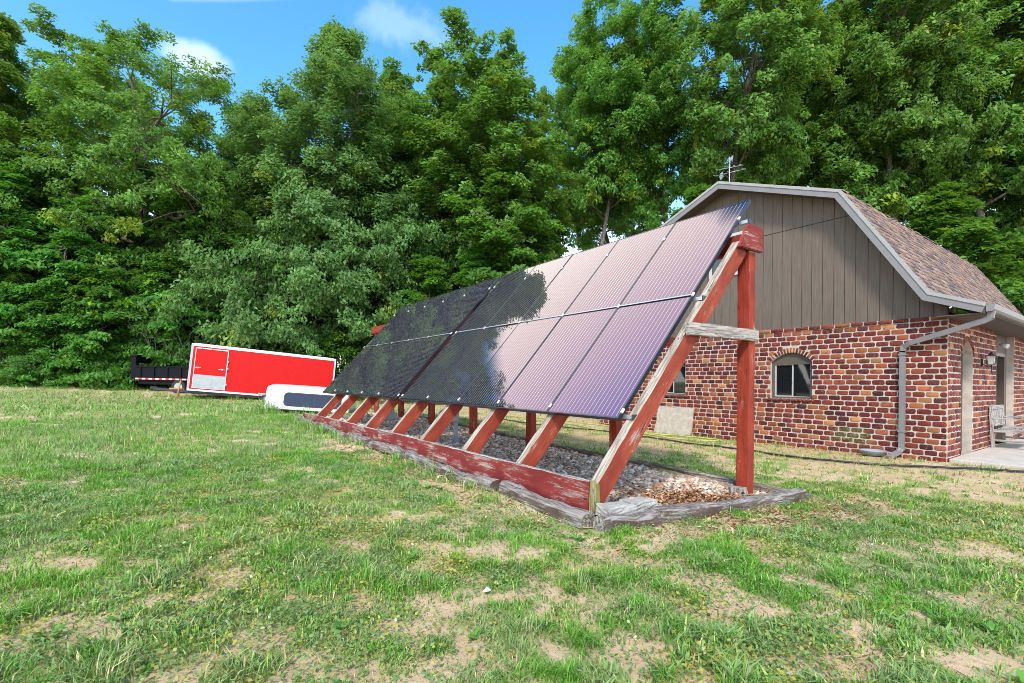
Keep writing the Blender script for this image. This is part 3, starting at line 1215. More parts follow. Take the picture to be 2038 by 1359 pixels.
for k in range(len(PROF) - 1):
    a0, a1, b0, b1 = offs(k, 0.045), offs(k + 1, 0.045), offs(k, 0.155), offs(k + 1, 0.155)
    mb.prism([(RX0, p.y, p.z) for p in (a0, a1, b1, b0)], (0.03, 0, 0))
    t0, t1 = offs(k, -0.012), offs(k + 1, -0.012)
    mb2.prism([(RX0 - 0.014, p.y, p.z) for p in (t0, t1, a1, a0)], (0.04, 0, 0))
mb.build('rake_board', M['fascia'], roof)
mb2.build('drip_edge', M['drip'], roof)
mb = MB()
for k in range(len(PROF) - 1):
    b0, b1 = offs(k, 0.125), offs(k + 1, 0.125)
    d = (b1 - b0).normalized()
    for j in range(3):
        x0 = RX0 + 0.03 + j * 0.125
        mb.prism([(x0, b0.y, b0.z), (x0, b1.y, b1.z), (x0 + 0.118, b1.y, b1.z), (x0 + 0.118, b0.y, b0.z)], (0, 0, 0.012))
mb.build('gable_soffit', M['soffit'], roof)
mb = MB()
mb.box((RX0 + 0.03, 1.98, 2.50), (RX1, BY0 + 0.1, 2.515))
mb.box((RX0 + 0.03, 1.94, 2.50), (RX1, 1.975, 2.63))
mb.build('eave_soffit', M['soffit'], roof)
# gutter: K profile
mb = MB()
gpf = [(1.935, 2.525), (1.862, 2.525), (1.835, 2.560), (1.822, 2.640), (1.836, 2.640), (1.848, 2.566), (1.868, 2.537), (1.935, 2.537)]
mb.prism([(RX0 + 0.02, q[0], q[1]) for q in gpf], (RX1 - RX0 - 0.02, 0, 0))
mb.prism([(RX0 + 0.016, q[0], q[1]) for q in [(1.935, 2.525), (1.862, 2.525), (1.835, 2.560), (1.822, 2.640), (1.935, 2.640)]], (0.004, 0, 0))
mb.build('gutter', M['fascia'], roof)
# downspout: rectangular tube with elbows
mb = MB()
path = [(11.02, 1.880, 2.53), (11.02, 1.895, 2.43), (11.03, 1.98, 2.385), (11.155, 2.98, 2.085), (11.195, 3.09, 2.02), (11.195, 3.105, 1.93),
        (11.195, 3.108, 0.20), (11.185, 3.11, 0.10), (11.12, 3.13, 0.055), (10.82, 3.20, -0.03)]
for p, q in zip(path, path[1:]):
    d = (Vector(q) - Vector(p)).normalized()
    upv = Vector((-1, 0, 0)) if abs(d.x) < 0.8 else Vector((0, 0, 1))
    mb.obox(Vector(p) - d * 0.012, Vector(q) + d * 0.012, 0.088, 0.062, up=upv)
dsp = mb.build('downspout', M['fascia'], barn)
for z in (1.86, 0.42):
    mb = MB()
    mb.box((11.155, 3.045, z), (11.245, 3.17, z + 0.03))
    mb.build('strap', M['fascia'], dsp)


# windows
def barn_window(y0, y1, z0, z1, rise):
    mb = MB()
    fx = BX + 0.055
    w = 0.055
    mb.box((fx, y0 + .004, z0), (fx + .09, y0 + w, z1))
    mb.box((fx, y1 - w, z0), (fx + .09, y1 - .004, z1))
    mb.box((fx, y0 + w, z0), (fx + .09, y1 - w, z0 + 0.035))
    mb.box((fx, y0 + w, z1 - 0.05), (fx + .09, y1 - w, z1))
    win = mb.build('window', M['taupe'], barn)
    mb = MB()                                       # arched infill board
    pts = [(fx + 0.01, y0 + .004, z1)]
    for k in range(0, 15):
        q = k / 14
        pts.append((fx + 0.01, y0 + .004 + (y1 - y0 - .008) * q, z1 + 0.012 + (rise - 0.014) * (1 - (2 * q - 1) ** 2)))
    pts.append((fx + 0.01, y1 - .004, z1))
    mb.prism(pts, (0.03, 0, 0))
    mb.build('arch_board', M['taupe'], win)
    mb = MB()
    gx_ = fx + 0.03
    ya, yb, m = y0 + w, y1 - w, (y0 + y1) / 2
    for a, b, x in ((ya, m + 0.018, gx_ + 0.015), (m - 0.018, yb, gx_)):
        mb.box((x, a, z0 + .035), (x + .02, a + .028, z1 - .05))
        mb.box((x, b - .028, z0 + .035), (x + .02, b, z1 - .05))
        mb.box((x, a + .028, z0 + .035), (x + .02, b - .028, z0 + .06))
        mb.box((x, a + .028, z1 - .072), (x + .02, b - .028, z1 - .05))
    mb.box((gx_ - 0.02, m - 0.012, (z0 + z1) / 2 - 0.05), (gx_ - 0.002, m + 0.004, (z0 + z1) / 2 + 0.05), bevel=0.005)
    mb.build('sash', M['sash'], win)
    mb = MB()
    mb.box((gx_ + 0.012, ya + .026, z0 + .05), (gx_ + 0.014, m, z1 - .06))
    mb.box((gx_ + 0.020, m, z0 + .05), (gx_ + 0.022, yb - .026, z1 - .06))
    mb.build('pane', M['glass'], win)


barn_window(4.690, 5.560, 0.985, 1.80, 0.205)
barn_window(7.800, 8.670, 0.985, 1.80, 0.205)
y0, y1, z0, z1 = ups
mb = MB()
mb.box((SX - .03, y0, z0), (SX, y0 + .07, z1))
mb.box((SX - .03, y1 - .07, z0), (SX, y1, z1))
mb.box((SX - .03, y0 + .07, z0), (SX, y1 - .07, z0 + .07))
mb.box((SX - .03, y0 + .07, z1 - .07), (SX, y1 - .07, z1))
win = mb.build('window', M['sash'], barn)
mb = MB()
mb.box((SX - .012, y0 + .07, z0 + .07), (SX - .006, y1 - .07, z1 - .07))
mb.build('pane', M['glass'], win)

# door in the arched opening, and the boarded entrance further along
yr = BY0 + 0.15
mb = MB()
mb.box((12.10, yr, 0.0), (12.18, yr + .08, 1.93))
mb.box((12.87, yr, 0.0), (12.95, yr + .08, 1.93))
mb.box((12.10, yr, 1.93), (12.95, yr + .08, 2.16))
dframe = mb.build('door_frame', M['taupe'], barn)
mb = MB()
mb.box((12.18, yr + 0.03, 0.01), (12.87, yr + .07, 1.93))
for z0_, z1_ in ((0.15, 0.85), (0.98, 1.8)):
    mb.box((12.28, yr + 0.022, z0_), (12.77, yr + .03, z1_), bevel=0.006)
dr = mb.build('door', M['door_brown'], barn)
mb = MB()
mb.box((14.93, BY0 + 0.13, 0.0), (15.42, BY0 + 0.17, 2.60))
mb.box((16.50, BY0 + 0.13, 0.0), (16.81, BY0 + 0.17, 2.60))
mb.box((15.42, BY0 + 0.13, 2.08), (16.50, BY0 + 0.17, 2.60))
mb.build('entrance_boards', M['siding'], barn)
mb = MB()
mb.box((15.42, BY0 + 0.10, 0), (15.50, BY0 + 0.30, 2.08))
mb.box((16.42, BY0 + 0.10, 0), (16.50, BY0 + 0.30, 2.08))
mb.box((15.50, BY0 + 0.10, 2.0), (16.42, BY0 + 0.30, 2.08))
mb.build('door_frame', M['door_brown'], barn)
mb = MB()
mb.box((15.50, BY0 + 0.22, 0.01), (16.42, BY0 + 0.26, 2.0))
for x0 in (15.58, 15.98):
    for z0_, z1_ in ((0.15, 0.9), (1.02, 1.86)):
        mb.box((x0, BY0 + 0.213, z0_), (x0 + .34, BY0 + 0.22, z1_), bevel=0.006)
dr2 = mb.build('door', M['door_brown'], barn)
mb = MB()
mb.tube([(15.57, BY0 + .22, 1.0), (15.57, BY0 + .17, 1.0)], 0.026, 10)
mb.tube([(15.57, BY0 + .17, 1.0), (15.66, BY0 + .165, 1.0)], 0.012, 8)
mb.build('handle', M['steel'], dr2)
# lantern on the side wall
mb = MB()
lx, lz = 13.62, 1.80
mb.box((lx - .05, BY0 - .035, lz - .10), (lx + .05, BY0 - .010, lz + .06), bevel=0.006)
mb.tube([(lx, BY0 - .03, lz - .05), (lx, BY0 - .10, lz - .11), (lx, BY0 - .15, lz - .10), (lx, BY0 - .15, lz - .07)], 0.009, 6)
mb.box((lx - .065, BY0 - .215, lz - .075), (lx + .065, BY0 - .085, lz - .06))
mb.box((lx - .085, BY0 - .235, lz + .115), (lx + .085, BY0 - .065, lz + .128))
mb.tube([(lx, BY0 - .15, lz + .128), (lx, BY0 - .15, lz + .17), (lx, BY0 - .15, lz + .20)], [.06, .028, .006], 8)
mb.tube([(lx, BY0 - .15, lz - .24), (lx, BY0 - .15, lz - .06)], [0.006, 0.014], 6)
for sx in (-1, 1):
    for sy in (-1, 1):
        mb.obox((lx + sx * .055, BY0 - .15 + sy * .055, lz - .065), (lx + sx * .075, BY0 - .15 + sy * .075, lz + .12), 0.010, 0.010, up=(0, 1, 0))
lan = mb.build('wall_lantern', M['black'], barn)
mb = MB()
mb.tube([(lx, BY0 - .15, lz - .06), (lx, BY0 - .15, lz + .115)], [0.055, 0.078], 4)
mb.build('lantern_glass', M['lamp_glass'], lan)
mb = MB()                                                     # floodlight over the entrance
mb.tube([(15.75, BY0 + .13, 2.28), (15.75, BY0 + .07, 2.27)], 0.045, 10)
mb.tube([(15.72, BY0 + .08, 2.27), (15.68, BY0 - .06, 2.22)], [0.03, 0.055], 10)
mb.tube([(15.78, BY0 + .08, 2.27), (15.86, BY0 - .05, 2.22)], [0.03, 0.055], 10)
mb.build('floodlight', M['white'], barn)
# ------------------------------------------------------------------ gravel bed and its edging
tims = [
    ('long', (2.515, 2.54), (2.605, 3.84), .125, .13, 'cracked grey landscape timber nearest the camera along the front of the gravel bed'),
    ('c', (2.615, 3.86), (2.505, 4.80), .13, .125, 'silvery landscape timber with one rounded end in the middle of the front edge'),
    ('b', (2.535, 4.72), (2.625, 6.14), .13, .12, 'dark split landscape timber in the front edge below the pale one'),
    ('a', (2.640, 6.17), (2.605, 7.44), .14, .12, 'pale bleached landscape timber with a clean sawn end along the front board'),
    ('d', (2.640, 7.60), (2.650, 8.62), .15, .13, 'dark flat landscape timber with a square end in the far half of the front edge'),
    ('e', (2.600, 8.70), (2.640, 10.6), .13, .13, 'weathered landscape timber sunk in grass beyond the dark flat one'),
    ('f', (2.640, 10.7), (2.650, 13.4), .14, .14, 'farthest landscape timber of the front edge covered with dry grass'),
    ('s1', (2.545, 2.445), (3.13, 2.455), .13, .135, 'short dark landscape timber with crumbling end at the near corner'),
    ('s2', (3.145, 2.47), (5.50, 2.40), .13, .13, 'long grey landscape timber closing the near end of the gravel bed'),
]
for k, (n, a, b, w, d, lab) in enumerate(tims):
    za, zb = gz(*a), gz(*b)
    if n not in ('s1', 's2'):
        jx_ = random.Random(k).uniform(-.03, .03)
        a, b = (a[0] + jx_ - .01, a[1] + .02), (b[0] + jx_ + .012, b[1] - .03)
        za += random.Random(k + 9).uniform(-.012, .02)
        zb += random.Random(k + 19).uniform(-.025, .012)
    lift = 0.075 if n == 's2' else 0.06
    o = beam('landscape_timber', (*a, za - d / 2 + 0.06 + lift), (*b, zb - d / 2 + 0.06 + lift), w, d, [M['timber'], M['timber_top']], seed=60 + k, rough=0.013, bevel=0.024, top_mi=1)
    tag(o, lab, 'timber', 'landscape timbers round the gravel bed')
for k, (a, b, lab) in enumerate([((5.80, 2.42), (5.72, 5.40), 'dark edging timber behind the nearest red post'),
                                 ((5.72, 5.43), (5.74, 8.9), 'dark edging timber behind the gravel in the middle of the back edge'),
                                 ((5.74, 8.93), (5.76, 13.3), 'dark edging timber at the far end of the back edge')]):
    o = beam('edging_timber', (*a, gz(*a) + 0.0), (*b, gz(*b) + 0.0), 0.10, 0.13, M['timber'], seed=80 + k, rough=0.006, bevel=0.015)
    tag(o, lab, 'timber', 'edging timbers along the back of the gravel bed')


def ico(sub):
    bm = bmesh.new()
    bmesh.ops.create_icosphere(bm, subdivisions=sub, radius=1)
    v = np.array([tuple(q.co) for q in bm.verts])
    f = np.array([[q.index for q in x.verts] for x in bm.faces])
    bm.free()
    return v, f


def stones():
    g = np.random.default_rng(5)
    pal = np.array([(.52, .45, .39), (.40, .35, .31), (.60, .54, .47), (.34, .23, .17), (.46, .26, .18), (.25, .22, .20), (.55, .40, .29), (.68, .63, .57)])
    V, F, Cc = [], [], []
    base = 0
    for sub, (ya, yb), n, smin, smax in ((2, (2.5, 6.2), 7200, .016, .038), (1, (6.2, 13.6), 8500, .02, .046)):
        v0, f0 = ico(sub)
        x = g.uniform(2.80, 5.72, n)
        y = g.uniform(ya, yb, n)
        # a few spill in front of the board
        m = g.random(n) < 0.085
        x = np.where(m, g.uniform(2.585, 2.765, n), x)
        r = g.uniform(smin, smax, n) * np.where(g.random(n) < .05, 1.5, 1)
        z = ground_z(x, y) - 0.03 + r * 0.2 + g.uniform(-.005, .022, n) + 0.03 * (vnoise(x * 1.4, y * 1.4, 44) - .3)
        z = np.where(m, z - 0.005, z)
        sc = np.stack([r * g.uniform(.8, 1.35, n), r * g.uniform(.7, 1.1, n), r * g.uniform(.5, .8, n)], -1)
        ang = g.uniform(0, 6.28, n)
        tx = g.normal(0, .3, n)
        P = v0[None] * sc[:, None, :]
        P = P * (1 + 0.16 * np.sin(v0[None, :, [1, 2, 0]] * 3.1 + g.uniform(0, 6, (n, 1, 3))))
        c, s_ = np.cos(ang)[:, None], np.sin(ang)[:, None]
        X, Y, Z = P[..., 0], P[..., 1], P[..., 2]
        Z, Y = Z + tx[:, None] * X, Y
        P = np.stack([X * c - Y * s_, X * s_ + Y * c, Z], -1) + np.stack([x, y, z], -1)[:, None, :]
        col = pal[g.integers(0, len(pal), n)] * np.array([1.22, 1.12, 1.0]) * g.uniform(.75, 1.2, (n, 1))
        V.append(P.reshape(-1, 3))
        F.append((f0[None] + (np.arange(n) * len(v0))[:, None, None]).reshape(-1, 3) + base)
        Cc.append(np.repeat(col, len(v0), 0))
        base += n * len(v0)
    V, F, Cc = np.concatenate(V), np.concatenate(F), np.concatenate(Cc)
    me = np_mesh('gravel', V, F.ravel(), np.arange(len(F)) * 3, np.full(len(F), 3), Cc, True)
    tag(link_mesh('gravel', me, M['stone']), kind='stuff')


stones()
mb = MB()
ys = np.linspace(2.47, 13.65, 24)
xs = np.linspace(2.56, 5.70, 8)
gvv = [[mb.bm.verts.new((x, y, gz(x, y) - 0.028)) for x in xs] for y in ys]
for r0, r1 in zip(gvv, gvv[1:]):
    for k in range(len(xs) - 1):
        mb.bm.faces.new((r0[k], r0[k + 1], r1[k + 1], r1[k]))
tag(mb.build('gravel_ground', M['gravel_base']), kind='structure')


def leaves_on_ground(name, spots, n, seed, size=(.02, .052), curl=0.5, wr=(.45, .8), pal=((.32, .13, .05), (.45, .22, .09), (.22, .09, .04), (.52, .33, .17))):
    g = np.random.default_rng(seed)
    P = []
    for (cx_, cy_, sx_, sy_, w, h) in spots:
        k = int(n * w)
        P.append(np.stack([g.normal(cx_, sx_, k), g.normal(cy_, sy_, k), np.full(k, h)], -1))
    P = np.concatenate(P)
    k = len(P)
    bed = in_bed(P[:, 0], P[:, 1])
    z = np.where(bed, ground_z(P[:, 0], P[:, 1]) + 0.005, ground_at(P[:, 0], P[:, 1])) + g.uniform(0.006, 1, k) * P[:, 2]
    c0 = np.stack([P[:, 0], P[:, 1], z], -1)
    a = g.uniform(0, 6.28, k)
    L = g.uniform(*size, k)
    wv = L * g.uniform(*wr, k)
    t_ = np.stack([np.cos(a), np.sin(a), g.normal(0, .3, k)], -1)
    s_ = np.stack([-np.sin(a), np.cos(a), g.normal(0, .35, k)], -1)
    up = np.array([0, 0, 1.0])
    cu = (g.random(k) * curl)[:, None] * L[:, None] * up
    v = np.stack([c0 - t_ * L[:, None] / 2 + cu * .5, c0 - s_ * wv[:, None] / 2 + cu, c0 - t_ * L[:, None] * .05, c0 + s_ * wv[:, None] / 2 + cu * .8, c0 + t_ * L[:, None] / 2 + cu * .3], 1).reshape(-1, 3)
    b = np.arange(k) * 5
    f = np.stack([np.stack([b, b + 1, b + 2], -1), np.stack([b, b + 2, b + 3], -1), np.stack([b + 1, b + 4, b + 2], -1), np.stack([b + 2, b + 4, b + 3], -1)], 1).reshape(-1, 3)
    pal = np.array(pal)
    col = np.repeat(pal[g.integers(0, len(pal), k)] * g.uniform(.7, 1.25, (k, 1)), 5, 0)
    me = np_mesh(name, v, f.ravel(), np.arange(len(f)) * 3, np.full(len(f), 3), col)
    tag(link_mesh(name, me, M['dead_leaf']), kind='stuff')


leaves_on_ground('dead_leaves', [(4.1, 2.95, .40, .20, .42, .06), (4.7, 2.72, .35, .12, .16, .04), (5.0, 2.62, .3, .08, .06, .03), (4.4, 2.15, .8, .22, .14, .015), (5.5, 2.1, .5, .3, .08, .012),
                                 (4.6, 5.6, .8, .9, .22, .02), (3.9, 3.3, .6, .5, .16, .02), (4.4, 8.5, .8, 1.6, .10, .02), (10.95, 5.5, .12, 2.0, .12, .015), (3.6, 4.3, .5, .7, .05, .02)], 3000, 3)
leaves_on_ground('straw_litter', [(4.4, 2.1, .9, .25, .3, .01), (2.3, 5.5, .16, 1.8, .4, .01), (9.5, 4.5, 1.0, 3.0, .3, .008)], 2600, 9, (.03, .12), .2, (.03, .07),
                 ((.55, .42, .24), (.62, .5, .3), (.45, .32, .17)))

# stump block, pavers, small things in the bed
o = beam('wood_block', (5.10, 2.86, gz(5.1, 2.9) - 0.05), (5.10, 2.86, 0.165), 0.17, 0.10, M['grey_wood'], up=(0.98, 0.2, 0), seed=91, rough=0.006, bevel=0.012)
tag(o, 'short upright block of cracked grey wood at the foot of the nearest red post', 'wood block')
for k, (loc, rz, sz, lab) in enumerate([((2.97, 2.705, .262), -0.05, (.30, .19, .085), 'mossy white paver with a chipped face under the front corner of the array'),
                                        ((3.30, 2.74, .250), 0.02, (.30, .17, .09), 'clean white paver beside the chipped one at the corner'),
                                        ((3.62, 2.72, .165), 0.3, (.20, .15, .05), 'small flat white stone half buried beside the pavers')]):
    mb = MB()
    mb.box((-sz[0] / 2, -sz[1] / 2, -sz[2] / 2), (sz[0] / 2, sz[1] / 2, sz[2] / 2))
    bmesh.ops.subdivide_edges(mb.bm, edges=mb.bm.edges[:], cuts=5, use_grid_fill=True)
    for v in mb.bm.verts:
        v.co += Vector((rnd.uniform(-1, 1), rnd.uniform(-1, 1), rnd.uniform(-1, 1))) * 0.004
    o = mb.build('paver', M['paver'], None, Matrix.Translation(loc) @ Matrix.Rotation(rz, 4, 'Z') @ Matrix.Rotation(0.05, 4, 'Y'))
    tag(o, lab, 'paver', 'white pavers at the corner of the gravel bed')

# electrical pedestal under the panels
el = empty('electrical_pedestal', (4.2, 7.6, 0.19), 'grey electrical box on a conduit post under the middle of the panels', 'electrical box')
mb = MB()
mb.tube([(4.20, 7.62, 0.1), (4.20, 7.62, 0.62)], 0.042, 12)
mb.build('conduit_post', M['conduit'], el)
mb = MB()
mb.box((4.10, 7.53, 0.58), (4.22, 7.72, 0.86), bevel=0.012)
bx_ = mb.build('box', M['conduit'], el)
mb = MB()
mb.box((4.085, 7.55, 0.62), (4.099, 7.70, 0.83), bevel=0.006)
mb.build('cover', M['steel'], bx_)
mb = MB()
mb.box((4.16, 7.77, 0.56), (4.30, 7.95, 0.84), bevel=0.01)
mb.build('side_box', M['black'], el)
mb = MB()
mb.tube([(4.24, 7.60, 0.86), (4.245, 7.60, 1.6)], 0.028, 10)
mb.tube([(4.21, 7.50, 0.80), (4.25, 7.47, 1.05), (4.28, 7.50, 1.6)], 0.010, 8)
mb.build('riser', M['black'], el)
pp = empty('conduit_stub', (3.9, 7.68, 0.2), 'thin bare conduit pipe standing beside the grey electrical box', 'pipe')
mb = MB()
mb.tube([(3.92, 7.68, 0.12), (3.92, 7.68, 0.75), (4.1, 7.72, 0.84)], 0.022, 10)
mb.build('pipe', M['steel'], pp)
jb = empty('cable_cover', (4.67, 12.3, 0.26), 'dark grey wedge shaped plastic cover on the gravel under the far panels', 'cable cover')
mb = MB()
mb.prism([(4.35, 12.15, .23), (4.95, 12.15, .23), (4.85, 12.2, .56), (4.70, 12.2, .56)], (0.05, 0.40, 0))
mb.build('housing', M['conduit'], jb)

# ------------------------------------------------------------------ along the barn wall
sl_ = empty('leaning_board', (11.1, 8.06, -0.06), 'cream textured board with ragged edges leaning against the brick wall', 'board')
mb = MB()
rb = random.Random(5)
ed = []
for (a, b) in (((7.50, 0.0), (8.62, 0.0)), ((8.62, 0.0), (8.60, 0.72)), ((8.60, 0.72), (7.49, 0.73)), ((7.49, 0.73), (7.50, 0.0))):
    for k in range(9):
        q = k / 9
        ed.append((a[0] + (b[0] - a[0]) * q + rb.uniform(-.012, .012), a[1] + (b[1] - a[1]) * q + rb.uniform(-.01, .01)))
mb.prism([(11.02 + z * 0.20, y, z - 0.075) for y, z in ed], (0.05, 0, -0.01))
mb.build('slab', M['foam'], sl_)
bs = empty('basin', (11.05, 3.36, -0.06), 'round grey metal pan on the ground beside the downspout', 'basin')
mb = MB()
N = 28
prof = [(.02, .015), (.16, .012), (.205, .10), (.222, .104), (.215, .092), (.17, .022), (.02, .024)]
rings = []
for r_, z in prof:
    rings.append([mb.bm.verts.new((11.0 + r_ * math.cos(k * 2 * math.pi / N), 3.50 + r_ * math.sin(k * 2 * math.pi / N), z - 0.05)) for k in range(N)])
for a, b in zip(rings, rings[1:]):
    for k in range(N):
        mb.bm.faces.new((a[k], a[(k + 1) % N], b[(k + 1) % N], b[k])).smooth = True
mb.bm.faces.new(rings[0][::-1])
mb.bm.faces.new(rings[-1])
mb.build('pan', M['conduit'], bs)


def smooth_path(pts, n=8):
    """Catmull-Rom"""
    out = []
    for i in range(len(pts) - 1):
        p0, p1, p2, p3 = (Vector(pts[max(i - 1, 0)]), Vector(pts[i]), Vector(pts[i + 1]), Vector(pts[min(i + 2, len(pts) - 1)]))
        for k in range(n):
            q = k / n
            out.append(0.5 * ((2 * p1) + (p2 - p0) * q + (2 * p0 - 5 * p1 + 4 * p2 - p3) * q * q + (3 * p1 - p0 - 3 * p2 + p3) * q ** 3))
    out.append(Vector(pts[-1]))
    return out


def ground_line(name, xy, r, mat, label, cat, sides=8):
    pts = smooth_path([(x, y, 0) for x, y in xy], 10)
    pts = [Vector((p.x, p.y, float(ground_at(p.x, p.y)) + r + 0.012)) for p in pts]
    mb = MB()
    mb.tube(pts, r, sides)
    o = mb.build(name, mat)
    tag(o, label, cat)


ground_line('cable', [(8.6, 12.5), (8.9, 10.4), (9.39, 9.37), (9.27, 7.42), (9.14, 5.89), (9.23, 4.87), (9.31, 4.0), (9.62, 2.97), (10.32, 2.18), (11.03, 1.3), (12.5, 0.2)], 0.018,
            M['black'], 'black cable snaking over bare ground between the array and the barn', 'cable')
ground_line('garden_hose', [(9.5, 15.5), (9.72, 14.0), (9.8, 12.4), (10.0, 11.0), (9.6, 9.3), (9.88, 7.92), (9.85, 7.1), (9.95, 6.35), (10.4, 6.3), (10.62, 6.85), (10.5, 7.6), (10.21, 8.3),
                            (10.6, 9.6), (10.75, 11.0), (10.6, 12.3), (10.2, 13.5)], 0.016, M['hose'], 'yellow green garden hose lying in loops by the barn wall', 'hose')

# garden armchair on the patio: local origin under the seat, faces -Y
ch = empty('garden_armchair', (14.62, 2.22, 0.0), 'grey weathered slatted wooden garden seat against the brick side wall', 'garden seat')
SWX0, SWX1 = 14.19, 15.27
YB, YF = 2.38, 1.86


def cb(name, p0, p1, w, d, up=(0, 0, 1)):
    beam(name, p0, p1, w, d, M['bench_wood'], ch, up=up, bevel=0.005, rough=0.0015, seed=int(p0[0] * 77))


for x in (SWX0, SWX1):
    cb('leg', (x, YF, 0.0), (x, YF, 0.60), .055, .055, up=(0, 1, 0))
    cb('leg', (x, YB, 0.0), (x, YB + 0.05, 0.88), .055, .055, up=(0, 1, 0))
    cb('armrest', (x, YB + 0.01, 0.62), (x, YF - 0.05, 0.615), .075, .03)
    cb('seat_rail', (x, YB, 0.36), (x, YF, 0.38), .03, .07)
    cb('stretcher', (x, YB, 0.16), (x, YF, 0.16), .03, .04)
cb('seat_rail', (SWX0 + .03, YF, 0.375), (SWX1 - .03, YF, 0.375), .03, .07)
cb('back_rail', (SWX0 + .028, YB + 0.045, 0.845), (SWX1 - .028, YB + 0.045, 0.845), .032, .08)
cb('back_rail', (SWX0 + .028, YB + 0.012, 0.47), (SWX1 - .028, YB + 0.012, 0.47), .03, .05)
for k in range(11):
    x = SWX0 + 0.075 + k * (SWX1 - SWX0 - 0.15) / 10
    cb('back_slat', (x, YB + 0.014, 0.49), (x, YB + 0.043, 0.81), .045, .014, up=(0, 1, 0))
for k in range(6):
    y = YF - 0.02 + k * 0.088
    cb('seat_slat', (SWX0 - 0.02, y, 0.425 - k * 0.004), (SWX1 + 0.02, y, 0.425 - k * 0.004), .07, .02)

# antenna on the ridge
an = empty('roof_antenna', (12.1, 6.95, 6.2), 'small metal television antenna on a mast at the barn ridge', 'antenna')
mb = MB()
mb.tube([(12.0, 7.05, 6.1), (12.0, 7.05, 7.28)], 0.014, 8)
mb.build('mast', M['steel'], an)
mb = MB()
for z, ln in ((6.85, .34), (6.98, .26)):
    mb.tube([(12.0 - .15, 7.05 + ln, z), (12.0 + .2, 7.05 - ln, z + .05)], 0.007, 6)
    for k in range(5):
        q = -1 + k * 0.5
        p = Vector((12.0 - .15 * -q, 7.05 + ln * -q * .9, z + .025 + .025 * q))
        mb.tube([p + Vector((-.18, -.05, -.05)), p + Vector((.18, .05, .05))], 0.006, 5)
mb.build('elements', M['steel'], an)
mb = MB()
mb.prism([(12.0, 7.34, 6.86), (12.0, 7.26, 6.96), (12.0, 7.23, 6.83), (12.0, 7.30, 6.75)], (0.03, 0, 0))
mb.prism([(12.0, 7.08, 7.22), (12.0, 6.96, 7.29), (12.0, 6.98, 7.19), (12.0, 7.06, 7.15)], (0.03, 0, 0))
mb.build('reflector', M['conduit'], an)


# ------------------------------------------------------------------ trailers and truck cap in the background
def basis(origin, ex, ez_hint=(0, 0, 1)):
    ex = Vector(ex).normalized()
    ey = Vector(ez_hint).cross(ex).normalized()
    ez = ex.cross(ey)
    return Matrix(((ex.x, ey.x, ez.x, origin[0]), (ex.y, ey.y, ez.y, origin[1]), (ex.z, ey.z, ez.z, origin[2]), (0, 0, 0, 1)))


def wheel(parent, c, mw, r=0.33, w=0.2):
    mb = MB()
    N = 24
    prof = [(r * .62, -w / 2), (r * .92, -w / 2), (r, -w * .32), (r, w * .32), (r * .92, w / 2), (r * .62, w / 2)]
    rings = [[mb.bm.verts.new((c[0] + q * math.cos(k * 2 * math.pi / N), c[1] + y, c[2] + q * math.sin(k * 2 * math.pi / N))) for k in range(N)] for q, y in prof]
    for a, b in zip(rings, rings[1:]):
        for k in range(N):
            mb.bm.faces.new((a[k], a[(k + 1) % N], b[(k + 1) % N], b[k])).smooth = True
    o = mb.build('wheel', M['rubber'], parent, mw)
    mb = MB()
    mb.tube([(c[0], c[1] - w * .42, c[2]), (c[0], c[1] + w * .42, c[2])], r * .63, 20)
    mb.tube([(c[0], c[1] - w * .52, c[2]), (c[0], c[1] - w * .40, c[2])], r * .2, 12)
    mb.build('rim', M['steel'], o, mw)


# red enclosed trailer, nose raised. local: x from nose to tail, y away from camera, z up
tr = empty('cargo_trailer', (3.5, 26, 0.35), 'red enclosed cargo trailer with white trim, nose jacked up, below the trees', 'trailer')
tm = basis((0.645, 25.32, 0.83), (5.83, -1.08, -0.535))
TL, TWD, THT = 5.95, 2.3, 2.03
VN = 0.16
outline = [(0, 0), (TL, 0), (TL, TWD), (0, TWD), (-VN, TWD / 2)]
mb = MB()
mb.prism([(x, y, 0.03) for x, y in outline], (0, 0, THT - 0.06))
mb.build('body', M['trailer_red'], tr, tm)
for k in range(6):
    mb = MB()
    mb.box((1.55 + k * .74, -.006, .05), (1.575 + k * .74, -.0005, THT - .1))
    for j in range(18):
        mb.box((1.552 + k * .74, -.010, .12 + j * .098), (1.573 + k * .74, -.006, .135 + j * .098))
    mb.build('panel_seam', M['trailer_red'], tr, tm)
mb = MB()
for z0, z1 in ((-.035, .045), (THT - .095, THT + .01)):
    mb.prism([(x + (0.012 if x > 1 else -.012), y + (-.014 if y < 1 else .014 if y > 2 else 0), z0) for x, y in outline], (0, 0, z1 - z0))
mb.box((TL - .05, -.015, .045), (TL + .014, 0.05, THT - .095))
mb.prism([(x, y, THT + 0.01) for x, y in [(0.1, .15), (TL - .1, .15), (TL - .1, TWD - .15), (0.1, TWD - .15), (-.2, TWD / 2)]], (0, 0, 0.03))
mb.build('trim', M['cap_white'], tr, tm)
mb = MB()
mb.prism([(-.014, -.012, .045), (-VN * .985 - .01, TWD / 2, .045), (-VN * .985 - .01, TWD / 2, THT - .095), (-.014, -.012, THT - .095)], (0.006, .012, 0))
mb.box((-.02, -.016, .045), (.07, 0.0, THT - .095))
mb.build('nose_panel', M['trailer_silver'], tr, tm)
mb = MB()                                              # side access door, silver below
mb.box((0.16, -.028, .09), (1.42, -.001, THT - .15))
dr3 = mb.build('access_door', M['cap_white'], tr, tm)
mb = MB()
mb.box((0.185, -.036, 0.70), (1.385, -.0285, THT - .19))
mb.build('door_panel', M['trailer_red'], dr3, tm)
mb = MB()
mb.box((0.185, -.034, 0.11), (1.385, -.0285, 0.695))
mb.build('kick_plate', M['trailer_silver'], dr3, tm)
mb = MB()
